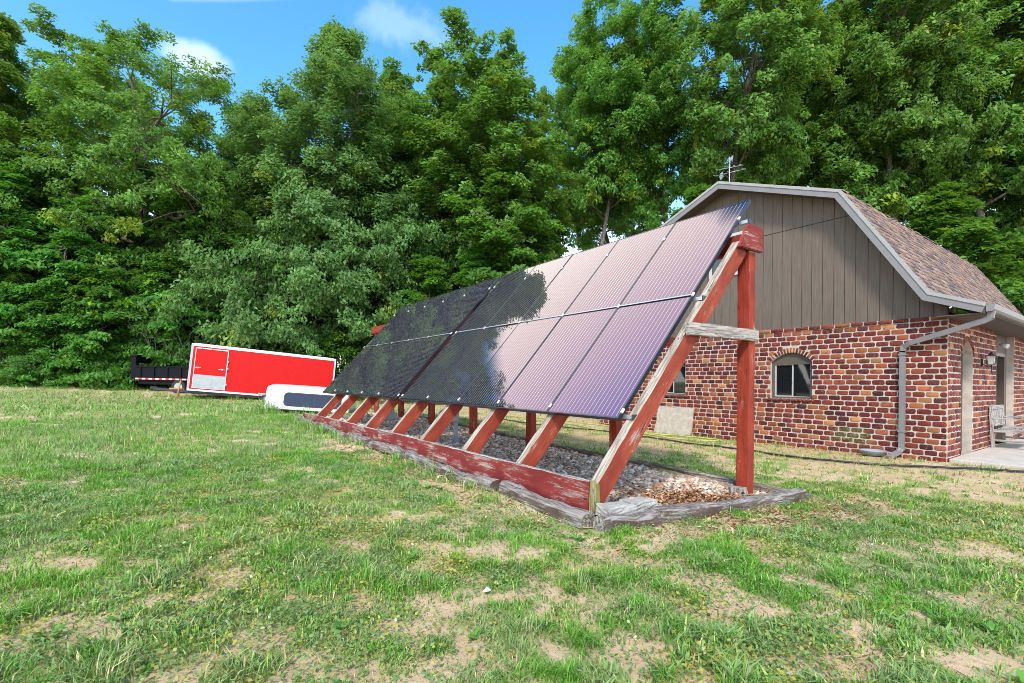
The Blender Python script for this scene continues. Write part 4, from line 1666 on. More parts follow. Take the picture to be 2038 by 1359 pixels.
for x in (0.30, 1.22):
    mb.box((x - .13, -.055, 0.985), (x + .13, -.036, 1.01))
    mb.box((x - .03, -.065, 0.96), (x + .05, -.036, 1.03), bevel=.006)
mb.build('latch', M['steel'], dr3, tm)
mb = MB()
for z in (.28, 1.0, 1.32):
    mb.box((1.40, -.045, z), (1.47, -.020, z + .11), bevel=.006)
mb.build('hinge', M['steel'], dr3, tm)
mb = MB()
for x in (.40, .78, 1.15):
    mb.tube([(x, -.02, THT - .20), (x, -.045, THT - .20)], .028, 10)
mb.build('marker_light', M['black'], tr, tm)
mb = MB()
mb.box((.02, .1, -.16), (TL - .1, .18, -.04))
mb.box((.02, TWD - .18, -.16), (TL - .1, TWD - .1, -.04))
mb.obox((.1, .25, -.10), (-1.35, TWD / 2 - .02, -.10), .08, .10)
mb.obox((.1, TWD - .25, -.10), (-1.35, TWD / 2 + .02, -.10), .08, .10)
mb.box((-1.55, TWD / 2 - .06, -.14), (-1.30, TWD / 2 + .06, -.02))
mb.build('chassis', M['black'], tr, tm)
for x in (3.15, 4.0):
    for y in (.02, TWD - .02):
        wheel(tr, (x, y, -.22), tm, .30, .19)
mb = MB()
mb.box((2.75, -.06, .02), (4.40, .0, .10))
mb.build('fender', M['trailer_silver'], tr, tm)
gj = gz(0.45, 25.6)
jx, jy = 0.30, 25.25
mb = MB()
mb.tube([(jx + .12, jy, 1.22), (jx + .05, jy, 0.85), (jx, jy, gj + .02)], [.03, .035, .03], 8)
mb.box((jx - .17, jy - .12, gj - .02), (jx + .17, jy + .12, gj + .035), bevel=.01)
mb.tube([(jx - .28, jy - .02, .87), (jx + .25, jy + .02, .84)], .04, 6)
mb.build('tongue_jack', M['jack_orange'], tr)

# dump trailer behind it
dt = empty('dump_trailer', (1.5, 30.2, 0.7), 'black dump trailer with red and white tape, half hidden behind the red trailer', 'trailer')
dm = basis((-2.1, 32.2, 1.24), (0.80, -0.60, -0.012))
mb = MB()
mb.obox((0, .0, -.02), (1.9, -.55, -.06), .09, .13)
mb.obox((0, .0, -.02), (1.9, .55, -.06), .09, .13)
mb.box((-.25, -.06, -.06), (.12, .06, .08), bevel=.01)
mb.box((1.85, -1.0, -.20), (6.2, -.88, .0))
mb.box((1.85, .88, -.20), (6.2, 1.0, .0))
for k in range(8):
    mb.box((1.9 + k * .55, -.9, -.16), (1.98 + k * .55, .9, -.04))
mb.build('chassis', M['dump_black'], dt, dm)
mb = MB()
mb.box((.75, -.45, .03), (1.60, .45, .42), bevel=.02)
mb.build('tool_box', M['dump_black'], dt, dm)
mb = MB()
bz0, bz1 = .02, .72
mb.box((1.72, -1.05, bz0), (6.3, 1.05, bz0 + .05))
mb.box((1.72, -1.05, bz0 + .05), (6.3, -1.0, bz1))
mb.box((1.72, 1.0, bz0 + .05), (6.3, 1.05, bz1))
mb.box((1.72, -1.0, bz0 + .05), (1.77, 1.0, bz1))
mb.box((6.25, -1.0, bz0 + .05), (6.3, 1.0, bz1))
mb.box((1.70, -1.09, bz1 - .07), (6.32, -1.0501, bz1))
mb.box((1.70, -1.10, bz0 - .01), (6.32, -1.0501, bz0 + .12))
for k in range(7):
    x = 1.95 + k * .68
    mb.box((x, -1.10, bz0 + .12), (x + .07, -1.0501, bz1 - .07))
mb.build('dump_bed', M['dump_black'], dt, dm)
mb = MB()
mb.box((1.45, -1.02, bz0), (1.70, -.78, 1.20), bevel=.02)
mb.box((1.45, .78, bz0), (1.70, 1.02, 1.20), bevel=.02)
mb.box((1.50, -.78, .85), (1.66, .78, 1.16))
mb.box((1.40, -1.05, 1.16), (1.78, -.70, 1.25), bevel=.03)
mb.build('tarp_housing', M['dump_black'], dt, dm)
mb, mb2 = MB(), MB()
for k in range(16):
    (mb if k % 2 else mb2).box((1.75 + k * .17, -1.108, bz0 + .012), (1.75 + (k + 1) * .17, -1.1001, bz0 + .085))
mb.build('tape', M['tape_red'], dt, dm)
mb2.build('tape', M['white'], dt, dm)
for x in (3.9, 4.75):
    for y in (-.98, .98):
        wheel(dt, (x, y, -.32), dm, .36, .22)
mb = MB()
mb.tube([(.35, 0, .30), (.35, 0, -.30)], .045, 8)
mb.tube([(.35, 0, -.30), (.35, 0, -.50)], .034, 8)
mb.box((.23, -.11, -.52), (.47, .11, -.49))
mb.build('tongue_jack', M['steel'], dt, dm)

# white truck cap on the grass
cp = empty('truck_cap', (3.3, 15.6, 0.35), 'white pickup truck cap with dark side windows set down in the grass', 'truck cap')
cm = basis((2.262, 15.575, 0.475), (2.08, -0.985, -0.165))
CLN, CWD, CHT = 2.35, 1.65, 0.66
mb = MB()
secs = []
for x, tf in ((0, 0), (.03, 1), (.5, 1), (1.2, 1.02), (1.9, 1.0), (CLN - .04, .95), (CLN, 0)):
    ring = []
    ht = CHT + .02 * math.sin(x / CLN * 3.1)
    for y, z in ((0, 0), (.015, .14), (.07, ht - .13), (.11, ht - .06), (.19, ht - .015), (.5, ht + .02), (CWD / 2, ht + .035),
                 (CWD - .5, ht + .02), (CWD - .19, ht - .015), (CWD - .11, ht - .06), (CWD - .07, ht - .13), (CWD - .015, .14), (CWD, 0)):
        k = 0.015 if tf == 0 else 0
        ring.append(mb.bm.verts.new((x, y * (1 - 2 * k / CWD) + k, z - (k if z > .3 else 0))))
    secs.append(ring)
for a, b in zip(secs, secs[1:]):
    for k in range(12):
        mb.bm.faces.new((a[k], a[k + 1], b[k + 1], b[k])).smooth = True
mb.bm.faces.new(secs[0])
mb.bm.faces.new(secs[-1][::-1])
shell = mb.build('shell', M['cap_white'], cp, cm)


def cap_pt(x, z, off=0.0):
    """a point on the sloping near side of the cap"""
    y = np.interp(z, [0, .14, CHT - .13, CHT - .06], [0, .015, .07, .11])
    return (x, y - off, z)


def rounded(x0, x1, z0, z1, rl, rr_):
    pts = []
    for cxs, czs, a0, r_ in ((x1, z1, 0, rr_), (x0, z1, 90, rl), (x0, z0, 180, rl), (x1, z0, 270, rr_)):
        for k in range(6):
            a = math.radians(a0 + k * 18)
            sx = -1 if a0 in (0, 270) else 1
            sz = -1 if a0 in (0, 90) else 1
            pts.append((cxs + sx * r_ + r_ * math.cos(a), czs + sz * r_ + r_ * math.sin(a)))
    return pts


mb = MB()
mb.prism([cap_pt(x, z, .010) for x, z in rounded(.50, 2.12, .095, .50, .12, .09)], (0, .012, 0))
mb.build('window_seal', M['black'], shell, cm)
mb = MB()
mb.prism([cap_pt(x, z, .016) for x, z in rounded(.53, 1.32, .12, .475, .10, .015)], (0, .008, 0))
mb.prism([cap_pt(x, z, .016) for x, z in rounded(1.35, 2.09, .12, .475, .015, .07)], (0, .008, 0))
mb.build('side_window', M['cap_glass'], shell, cm)
mb = MB()
mb.prism([(-.012, .28, .16), (-.012, CWD - .28, .16), (-.012, CWD - .32, .52), (-.012, .32, .52)], (.010, 0, 0))
mb.build('end_window', M['cap_glass'], shell, cm)
mb = MB()
for x in (.35, 2.0):
    for y in (.2, 1.4):
        mb.box((x - .1, y - .2, -.14), (x + .1, y + .2, 0.0))
mb.build('wood_blocking', M['grey_wood'], cp, cm)
# ------------------------------------------------------------------ trees
UP = np.array([0, 0, 1.0])


def nrm(a):
    return a / np.maximum(np.linalg.norm(a, axis=-1, keepdims=True), 1e-9)


def leaf_mesh(name, cen, rad, nleaf, leafL, seed, col, flat=0.5, colvar=0.22, yellow=0.06, center=None, droop=0.25):
    """leaf blades scattered in clumps (cen, rad); col base colour, one tint per leaf"""
    g = np.random.default_rng(seed)
    w = rad ** 2
    idx = g.choice(len(cen), nleaf, p=w / w.sum())
    off = g.normal(0, 1, (nleaf, 3))
    off = off / (1 + 0.25 * np.linalg.norm(off, axis=1, keepdims=True))
    off *= rad[idx][:, None] * 0.72
    off[:, 2] *= flat
    hor = np.linalg.norm(off[:, :2], axis=1)
    off[:, 2] -= 0.28 * hor ** 2 / np.maximum(rad[idx], .1)              # sprays bow down at the rim
    p = cen[idx] + off
    out = nrm(p - center) if center is not None else nrm(off)
    n = nrm(UP * 0.65 + out * 0.7 + g.normal(0, .45, (nleaf, 3)))
    tdir = g.normal(0, 1, (nleaf, 3)) + out * 0.7 - UP * droop * 2
    t_ = nrm(tdir - n * np.sum(tdir * n, 1, keepdims=True))
    s_ = np.cross(n, t_)
    L = leafL * g.uniform(.65, 1.3, nleaf)
    wd = L * g.uniform(.17, .27, nleaf)
    L, wd = L[:, None], wd[:, None]
    v = np.stack([p - t_ * L * .5, p + s_ * wd - t_ * L * .05 + n * L * .06, p + t_ * L * .5 - n * L * .10, p - s_ * wd - t_ * L * .05 + n * L * .06], 1).reshape(-1, 3)
    clump = g.uniform(1 - colvar, 1 + colvar, len(cen))
    k = clump[idx] * g.uniform(.75, 1.25, nleaf)
    c = np.array(col)[None] * k[:, None]
    ym = (g.random(len(cen)) < yellow)[idx] | (g.random(nleaf) < yellow * .5)
    c = np.where(ym[:, None], c * np.array([1.9, 1.25, .7]), c)
    b = np.arange(nleaf * 4)
    return np_mesh(name, v, b, np.arange(nleaf) * 4, np.full(nleaf, 4), np.repeat(c, 4, 0))


class Wood:
    def __init__(self):
        self.v, self.f = [], []
        self.n = 0

    def tube(self, pts, rads, sides=6):
        pts = np.asarray(pts, float)
        d = nrm(np.gradient(pts, axis=0))
        ref = np.array([1.0, 0.13, 0.07])
        s = nrm(np.cross(d, ref))
        u = np.cross(d, s)
        a = np.arange(sides) * 2 * np.pi / sides
        r = np.asarray(rads, float)[:, None, None]
        ring = pts[:, None] + (s[:, None] * np.cos(a)[None, :, None] + u[:, None] * np.sin(a)[None, :, None]) * r
        k = len(pts)
        i = (np.arange(k - 1)[:, None] * sides + np.arange(sides)[None]).ravel()
        j = (np.arange(k - 1)[:, None] * sides + (np.arange(sides)[None] + 1) % sides).ravel()
        self.f.append(np.stack([i, j, j + sides, i + sides], -1) + self.n)
        self.v.append(ring.reshape(-1, 3))
        self.n += k * sides

    def mesh(self, name):
        v, f = np.concatenate(self.v), np.concatenate(self.f)
        return np_mesh(name, v, f.ravel(), np.arange(len(f)) * 4, np.full(len(f), 4), None, True)


def grow(seed, H, base, R, prof, nprim, nsec, nleaf, leafL, trunk_r, col, elev=(5, 55), clump=(.45, .75), flat=.5, forks=0, limb_r=.35,
         yellow=.05, droop=.25, gaps=.25, sway=.03, colvar=.30, skipcl=0.0, spread=1.0):
    """returns (trunk mesh, crown mesh) of one tree standing at the origin.
    prof(q): crown radius factor at height fraction q of the crown"""
    g = np.random.default_rng(seed)
    wd = Wood()
    nt = 14
    zt = np.linspace(-.3, H * .96, nt)
    ph = g.uniform(0, 6.28, 4)
    tx = H * sway * (np.sin(zt / H * 4 + ph[0]) - np.sin(ph[0])) * (zt / H)
    ty = H * sway * (np.sin(zt / H * 5 + ph[1]) - np.sin(ph[1])) * (zt / H)
    tp = np.stack([tx, ty, zt], -1)
    tr_ = trunk_r * np.clip(1 - zt / H, 0.03, 1) ** 0.85
    tr_[0] *= 1.5
    tr_[1] *= 1.1
    wd.tube(tp, tr_, 9)

    def tpos(z):
        return np.array([np.interp(z, zt, tx), np.interp(z, zt, ty), z])
    cen, rad = [], []
    lob = g.uniform(.62, 1.28, 9)
    lob2 = g.uniform(.75, 1.2, (7, 9))
    az = g.uniform(0, 6.28)
    for i in range(nprim):
        q = (i + g.uniform(.2, .8)) / nprim
        hz = (base + (0.97 - base) * q) * H
        az += 2.39996 + g.normal(0, .25)
        la = (az % 6.2832) / 6.2832 * 9
        li = int(la) % 9
        lf = la - int(la)
        lv = (lob * lob2[int(q * 6.99)])
        lk = lv[li] * (1 - lf) + lv[(li + 1) % 9] * lf
        rr_ = R * prof(q) * lk * g.uniform(.75, 1.08)
        if rr_ < .35:
            rr_ = .35
        el = math.radians(elev[0] + (elev[1] - elev[0]) * q + g.normal(0, 7))
        dh = np.array([math.cos(az), math.sin(az), 0])
        tt = np.linspace(0, 1, 7)
        start = tpos(max(hz - rr_ * math.tan(el) * .45, base * H * .8))
        wig = g.normal(0, .05 * rr_, (7, 3)) * tt[:, None]
        bend = tt * math.tan(el) - .35 * tt ** 2 * max(math.tan(el), .5)
        lp = start + dh * (rr_ * tt)[:, None] + UP * (rr_ * bend)[:, None] + wig
        lr = max(.02, trunk_r * limb_r * (1 - .75 * (hz / H)) * min(1.3, rr_ / R + .25)) * (1 - tt * .9)
        wd.tube(lp, lr, 6)
        ns = max(3, int(nsec * rr_ / R + .5))
        for t0 in (.62, .8, .95, 1.03):
            if g.random() > gaps * .6:
                k = min(int(t0 * 6), 5)
                c = lp[k] + (lp[k + 1] - lp[k]) * (t0 * 6 - k)
                cen.append(c + g.normal(0, .12, 3) + UP * .1)
                rad.append(g.uniform(*clump))
        for j in range(ns):
            t0 = .28 + .70 * (j + g.random()) / ns
            k = min(int(t0 * 6), 5)
            p0 = lp[k] + (lp[k + 1] - lp[k]) * (t0 * 6 - k)
            sgn = 1 if j % 2 else -1
            a2 = az + sgn * math.radians(g.uniform(35, 80))
            ln = rr_ * g.uniform(.22, .48) * (1.25 - t0 * .6) * spread + .35
            e2 = math.radians(g.uniform(-28, 72))
            d2 = np.array([math.cos(a2) * math.cos(e2), math.sin(a2) * math.cos(e2), math.sin(e2)])
            s3 = np.linspace(0, 1, 4)
            sp_ = p0 + d2 * (ln * s3)[:, None] - UP * (ln * .25 * s3 ** 2)[:, None] + g.normal(0, .05, (4, 3)) * s3[:, None]
            wd.tube(sp_, np.maximum(lr[k] * .5, .012) * (1 - s3 * .85), 4)
            if g.random() < skipcl:
                continue
            m = 2 + int(ln > 1.2) + int(ln > 2)
            for q2 in np.linspace(.5, 1.05, m):
                if g.random() < gaps:
                    continue
                kk = min(int(q2 * 3), 2)
                c = sp_[kk] + (sp_[kk + 1] - sp_[kk]) * (q2 * 3 - kk)
                cen.append(c + g.normal(0, .15, 3))
                rad.append(g.uniform(*clump) * (1.1 - .25 * q2))
    for z in np.linspace(.90, 1.0, 7):
        cen.append(tpos(z * H * .97) + g.normal(0, .25, 3) * np.array([1, 1, .5]))
        rad.append(clump[0] * g.uniform(.6, 1.0))
    cen, rad = np.array(cen), np.array(rad)
    ctr = np.array([0, 0, H * (base * .6 + .35)])
    lm = leaf_mesh('crown', cen, rad, nleaf, leafL, seed + 1, col, flat, colvar, yellow, ctr, droop)
    return wd.mesh('trunk'), lm


def prof_oval(q):
    return max(.12, math.sin(math.pi * min(1, .14 + q * .80)) ** .6)


def prof_dense(q):
    return max(.10, (1 - q ** 3.4) ** .9 * (.80 + .22 * math.sin(q * 5)))


def prof_oak(q):
    return max(.25, .72 + .35 * math.sin(math.pi * q) - .45 * q ** 3)


def prof_shrub(q):
    return max(.2, 1.0 - .75 * q)


G_OAK = (.135, .265, .036)
G_DEN = (.135, .265, .070)
G_TALL = (.130, .280, .044)
G_MID = (.085, .255, .026)
KINDS = {}
KINDS['oak'] = grow(101, 22.4, .30, 7.4, prof_oak, 36, 14, 110000, .24, .42, G_OAK, (16, 55), (.32, .70), .7, limb_r=.5, gaps=.34, yellow=.03, sway=.05)
KINDS['dense'] = grow(102, 20.5, .11, 6.1, prof_dense, 84, 14, 200000, .22, .30, G_DEN, (12, 68), (.30, .66), .8, gaps=.10, yellow=.03, droop=.5)
KINDS['tall_a'] = grow(103, 25.0, .20, 5.0, prof_oval, 54, 13, 80000, .28, .26, G_TALL, (22, 70), (.28, .62), .8, gaps=.28, sway=.035)
KINDS['tall_b'] = grow(104, 26.0, .34, 5.3, prof_oval, 46, 13, 76000, .28, .27, G_TALL, (28, 70), (.28, .62), .8, gaps=.30, sway=.05)
KINDS['tall_c'] = grow(105, 22.5, .12, 4.8, prof_dense, 56, 13, 86000, .28, .25, G_TALL, (18, 68), (.28, .62), .8, gaps=.28, sway=.03)
KINDS['bare_a'] = grow(121, 26.0, .50, 4.4, prof_oval, 42, 12, 66000, .25, .25, G_TALL, (30, 72), (.28, .62), .8, gaps=.28, sway=.05)
KINDS['bare_b'] = grow(122, 26.0, .44, 4.6, prof_oval, 42, 12, 66000, .25, .24, G_TALL, (25, 72), (.28, .62), .8, gaps=.32, sway=.08, limb_r=.5)
KINDS['mid_a'] = grow(106, 10.5, .10, 3.4, prof_dense, 30, 8, 40000, .24, .12, G_MID, (0, 40), (.40, .65), .34, gaps=.28, droop=.4)
KINDS['mid_b'] = grow(107, 12.0, .16, 3.3, prof_oval, 28, 8, 36000, .25, .13, G_MID, (5, 45), (.40, .68), .36, gaps=.30, droop=.4)
KINDS['shrub'] = grow(108, 5.2, .04, 2.6, prof_shrub, 22, 8, 22000, .20, .07, (.085, .26, .028), (-8, 30), (.34, .55), .30, gaps=.22, droop=.5)
KINDS['bush'] = grow(109, 2.6, .02, 1.7, prof_shrub, 16, 6, 9000, .13, .04, (.085, .24, .03), (0, 50), (.28, .45), .5, gaps=.2)
NAMES = {'oak': 'oak_tree', 'dense': 'leafy_tree', 'tall_a': 'tall_tree', 'tall_b': 'tall_tree', 'tall_c': 'tall_tree', 'bare_a': 'tall_tree', 'bare_b': 'tall_tree', 'mid_a': 'small_tree', 'mid_b': 'small_tree',
         'shrub': 'shrub', 'bush': 'bush'}
CATS = {'oak': 'tree', 'dense': 'tree', 'tall_a': 'tree', 'tall_b': 'tree', 'tall_c': 'tree', 'bare_a': 'tree', 'bare_b': 'tree', 'mid_a': 'tree', 'mid_b': 'tree', 'shrub': 'shrub', 'bush': 'bush'}


def plant(kind, x, y, H, label, group, rz=0.0, wide=1.0, z=None):
    tm_, cm_ = KINDS[kind]
    zz = gz(x, y) if z is None else z
    base = {'oak': 22.4, 'dense': 20.5, 'tall_a': 25.0, 'tall_b': 26.0, 'tall_c': 22.5, 'bare_a': 26.0, 'bare_b': 26.0, 'mid_a': 10.5, 'mid_b': 12.0, 'shrub': 5.2, 'bush': 2.6}[kind]
    k = H / base
    root = empty(NAMES[kind], (x, y, zz), label, CATS[kind], group, rz)
    root.scale = (k * wide, k * wide, k)
    a = bpy.data.objects.new('trunk', tm_)
    b = bpy.data.objects.new('crown', cm_)
    for o, m in ((a, M['bark']), (b, M['leaf'])):
        C.objects.link(o)
        o.parent = root
        if not o.data.materials:
            o.data.materials.append(m)
    return root


WG = 'trees at the edge of the wood'
BG = 'tall trees behind the barn'
UG = 'small trees and shrubs under the wood edge'
oak = plant('oak', -2.4, 37.2, 20.4, 'broad spreading oak with visible dark limbs at the left against the sky', WG, 0.6)
plant('tall_c', -9.4, 39.6, 20.8, 'tall leafy tree cut by the left edge of the photo', WG, 0.4, 1.15)
plant('tall_a', -6.3, 47.5, 23.5, 'tall tree standing behind the spreading oak on its left side', WG, 1.9, 1.25)
plant('tall_c', 3.4, 44.0, 17.5, 'shorter tree seen low in the sky gap between the oak and the big pale tree', WG, 2.9, 1.3)
plant('dense', 8.4, 31.6, 22.6, 'big pale green tree leafy down to the ground behind the red trailer', WG, 2.2, 1.06)
plant('dense', 5.4, 34.0, 18.6, 'shorter pale green tree merging with the left flank of the big one', WG, 0.3, 1.0)
plant('dense', 11.6, 32.2, 22.6, 'pale green tree merging with the right flank of the big one', WG, 4.3, .9)
plant('tall_a', 13.2, 29.6, 19.4, 'tree close on the right flank of the big pale green tree', WG, 1.2, 1.3)
plant('tall_a', 16.4, 27.0, 21.8, 'bright green tree with a pointed top in the middle of the tree line', WG, 0.2, 1.2)
plant('mid_b', 16.3, 23.2, 13.5, 'lower tree above the middle of the solar array', WG, 2.0, 1.1)
plant('tall_a', 19.6, 26.4, 22.0, 'tree in the dip of the tree line right of the pointed one', BG, 4.1, 1.1)
plant('bare_a', 23.6, 24.0, 25.6, 'tall tree with dark bare trunk above the array, left of the sky gap', BG, 0.5, .92)
plant('bare_b', 28.0, 24.4, 26.8, 'tall tree with bare trunk just left of the barn roof', BG, 2.6, .9)
plant('bare_b', 29.8, 20.4, 28.6, 'tall tree rising behind the left half of the barn ridge', BG, 3.3, 1.0)
plant('bare_a', 28.6, 16.6, 26.5, 'tall tree directly behind the antenna', BG, 5.0, 1.0)
plant('bare_b', 36.5, 18.2, 29.0, 'tall full tree behind the right half of the barn ridge', BG, 1.0, 1.0)
plant('tall_a', 36.0, 14.6, 28.5, 'tall tree behind the knuckle of the barn roof', BG, 2.4, .95)
plant('bare_b', 42.3, 14.0, 30.5, 'tall tree above the upper part of the shingle slope', BG, 0.9, 1.0)
plant('bare_a', 38.6, 10.4, 29.5, 'tall dark tree above the middle of the shingles', BG, 3.9, .95)
plant('tall_a', 46.5, 9.6, 31.5, 'tall tree near the low end of the shingles, behind the dark one', BG, 5.6, 1.0)
plant('bare_b', 41.2, 6.2, 29.5, 'tall tree near the right edge of the photo', BG, 1.7, 1.0)
plant('tall_c', 46.0, 3.6, 31.0, 'tall tree cut by the right edge of the photo', BG, 2.2, 1.0)
plant('mid_a', 27.0, 21.0, 10.8, 'small bright tree in the gap between the bare trunks', BG, .8, 1.0)
plant('mid_b', 24.6, 15.6, 12.0, 'small leafy tree behind the left slope of the barn roof', BG, 3.1, 1.0)
plant('mid_a', 36.5, 8.0, 13.0, 'small leafy tree above the far end of the shingle slope', BG, 4.4, 1.1)
plant('mid_a', 39.8, 5.0, 8.2, 'bright green low tree beyond the far corner of the barn roof', BG, 2.4, 1.1)
# under the wood edge, left
plant('mid_a', -7.2, 36.6, 11.5, 'dark layered small tree at the far left below the oak', UG, 0.2, 1.1)
plant('mid_a', -3.6, 35.0, 10.5, 'dark layered small tree under the left side of the oak', UG, 1.5, 1.1)
plant('mid_b', -5.2, 38.6, 13.0, 'taller small tree behind the layered ones at the far left', UG, 2.5, 1.2)
plant('mid_b', 0.4, 34.6, 12.5, 'small tree with pale sprays in front of the oak trunk', UG, 3.5, 1.1)
plant('mid_a', 2.3, 34.8, 10.0, 'small dark tree above the dump trailer', UG, 4.6, 1.1)
plant('mid_b', 4.4, 33.0, 11.0, 'small dark tree above the nose of the red trailer', UG, 5.6, 1.1)
plant('shrub', -6.6, 34.6, 5.6, 'bright layered shrub at the left edge of the lawn', UG, 0.5, 1.0)
plant('shrub', -4.3, 33.7, 5.2, 'second bright layered shrub from the left along the lawn', UG, 2.0, 1.0)
plant('shrub', -2.7, 33.3, 6.3, 'largest bright shrub with hanging sprays left of the dump trailer tongue', UG, 3.0, 1.0)
plant('shrub', -0.3, 33.4, 6.6, 'layered shrub reaching out over the dump trailer', UG, 4.0, 1.0, z=1.6)
plant('bush', -5.4, 32.9, 2.4, 'low bush at the lawn edge far left', UG, 1.0)
plant('bush', -3.6, 32.6, 2.2, 'low bush at the lawn edge between two layered shrubs', UG, 2.0)
plant('bush', -2.3, 32.9, 2.0, 'low bush beside the dump trailer tongue', UG, 3.3)
plant('bush', 9.4, 23.2, 3.2, 'yellow green bush behind the far end of the array', UG, 0.4, 1.1)
plant('bush', 7.9, 27.6, 3.4, 'bush behind the tail of the red trailer', UG, 4.2, 1.1)
plant('mid_a', 11.8, 25.0, 8.2, 'small tree behind the far half of the array', UG, .2, 1.1)
plant('mid_a', 14.6, 23.6, 8.8, 'small tree behind the upper edge of the array near the middle', UG, 5.2, 1.1)
plant('mid_a', 18.8, 21.4, 8.0, 'small tree behind the array left of the bare trunks', UG, 2.2, 1.1)

# dead branch hanging in the left trees: part of the oak
g = np.random.default_rng(77)
wd = Wood()


def twig(p, d, ln, r, lev):
    pts = [p]
    dd = d
    for k in range(5):
        dd = nrm(dd + g.normal(0, .16, 3))
        pts.append(pts[-1] + dd * ln / 5)
    wd.tube(pts, np.linspace(r, r * .25, 6), 5)
    if lev > 0:
        for k in range(5):
            q = g.integers(1, 6)
            twig(pts[q], nrm(dd + g.normal(0, .55, 3) + np.array([0, 0, -.05])), ln * g.uniform(.3, .55), r * .45, lev - 1)


twig(np.array([-2.2, 33.6, 8.0]), nrm(np.array([-.85, .42, -.22])), 4.2, .06, 2)
link_mesh('dead_branch', wd.mesh('dead_branch'), M['dead_wood'], oak)
# bare grey brush behind the dump trailer
for k, (x, y, s0) in enumerate([(0.2, 32.6, 1.0), (1.1, 32.1, 1.1)]):
    wd = Wood()
    for j in range(4):
        twig(np.array([x + g.normal(0, .15), y + g.normal(0, .15), gz(x, y) - .1]), nrm(np.array([g.normal(0, .35), g.normal(0, .35), 1.0])), 3.2 * s0, .035, 2)
    r_ = empty('bare_shrub', (x, y, gz(x, y)), ['leafless grey shrub rising behind the bulkhead of the dump trailer',
                                                'leafless grey shrub rising just left of the red trailer nose'][k], 'shrub', 'bare shrubs behind the dump trailer')
    link_mesh('branches', wd.mesh('branches'), M['dead_wood'], r_)

# ------------------------------------------------------------------ grass and weeds (stuff)
FW = np.array([math.sin(TH), math.cos(TH)])
RT = np.array([math.cos(TH), -math.sin(TH)])


def blocked(x, y):
    b = in_bed(x, y, 0.03) | ((x > 11.22) & (x < 22) & (y > -4.6) & (y < 11))
    for n, a, c, w, d, lab in tims:
        a_, c_ = np.array(a), np.array(c)
        ab = c_ - a_
        q = np.clip(((x - a_[0]) * ab[0] + (y - a_[1]) * ab[1]) / (ab @ ab), 0, 1)
        b |= np.hypot(x - a_[0] - q * ab[0], y - a_[1] - q * ab[1]) < w / 2 + .01
    return b


def scatter(n, r0, r1, seed, half=62):
    g = np.random.default_rng(seed)
    r = np.sqrt(g.uniform(r0 ** 2, r1 ** 2, n))
    a = g.uniform(-math.radians(half), math.radians(half), n)
    x = RT[0] * r * np.sin(a) + FW[0] * r * np.cos(a)
    y = RT[1] * r * np.sin(a) + FW[1] * r * np.cos(a)
    return x, y, g


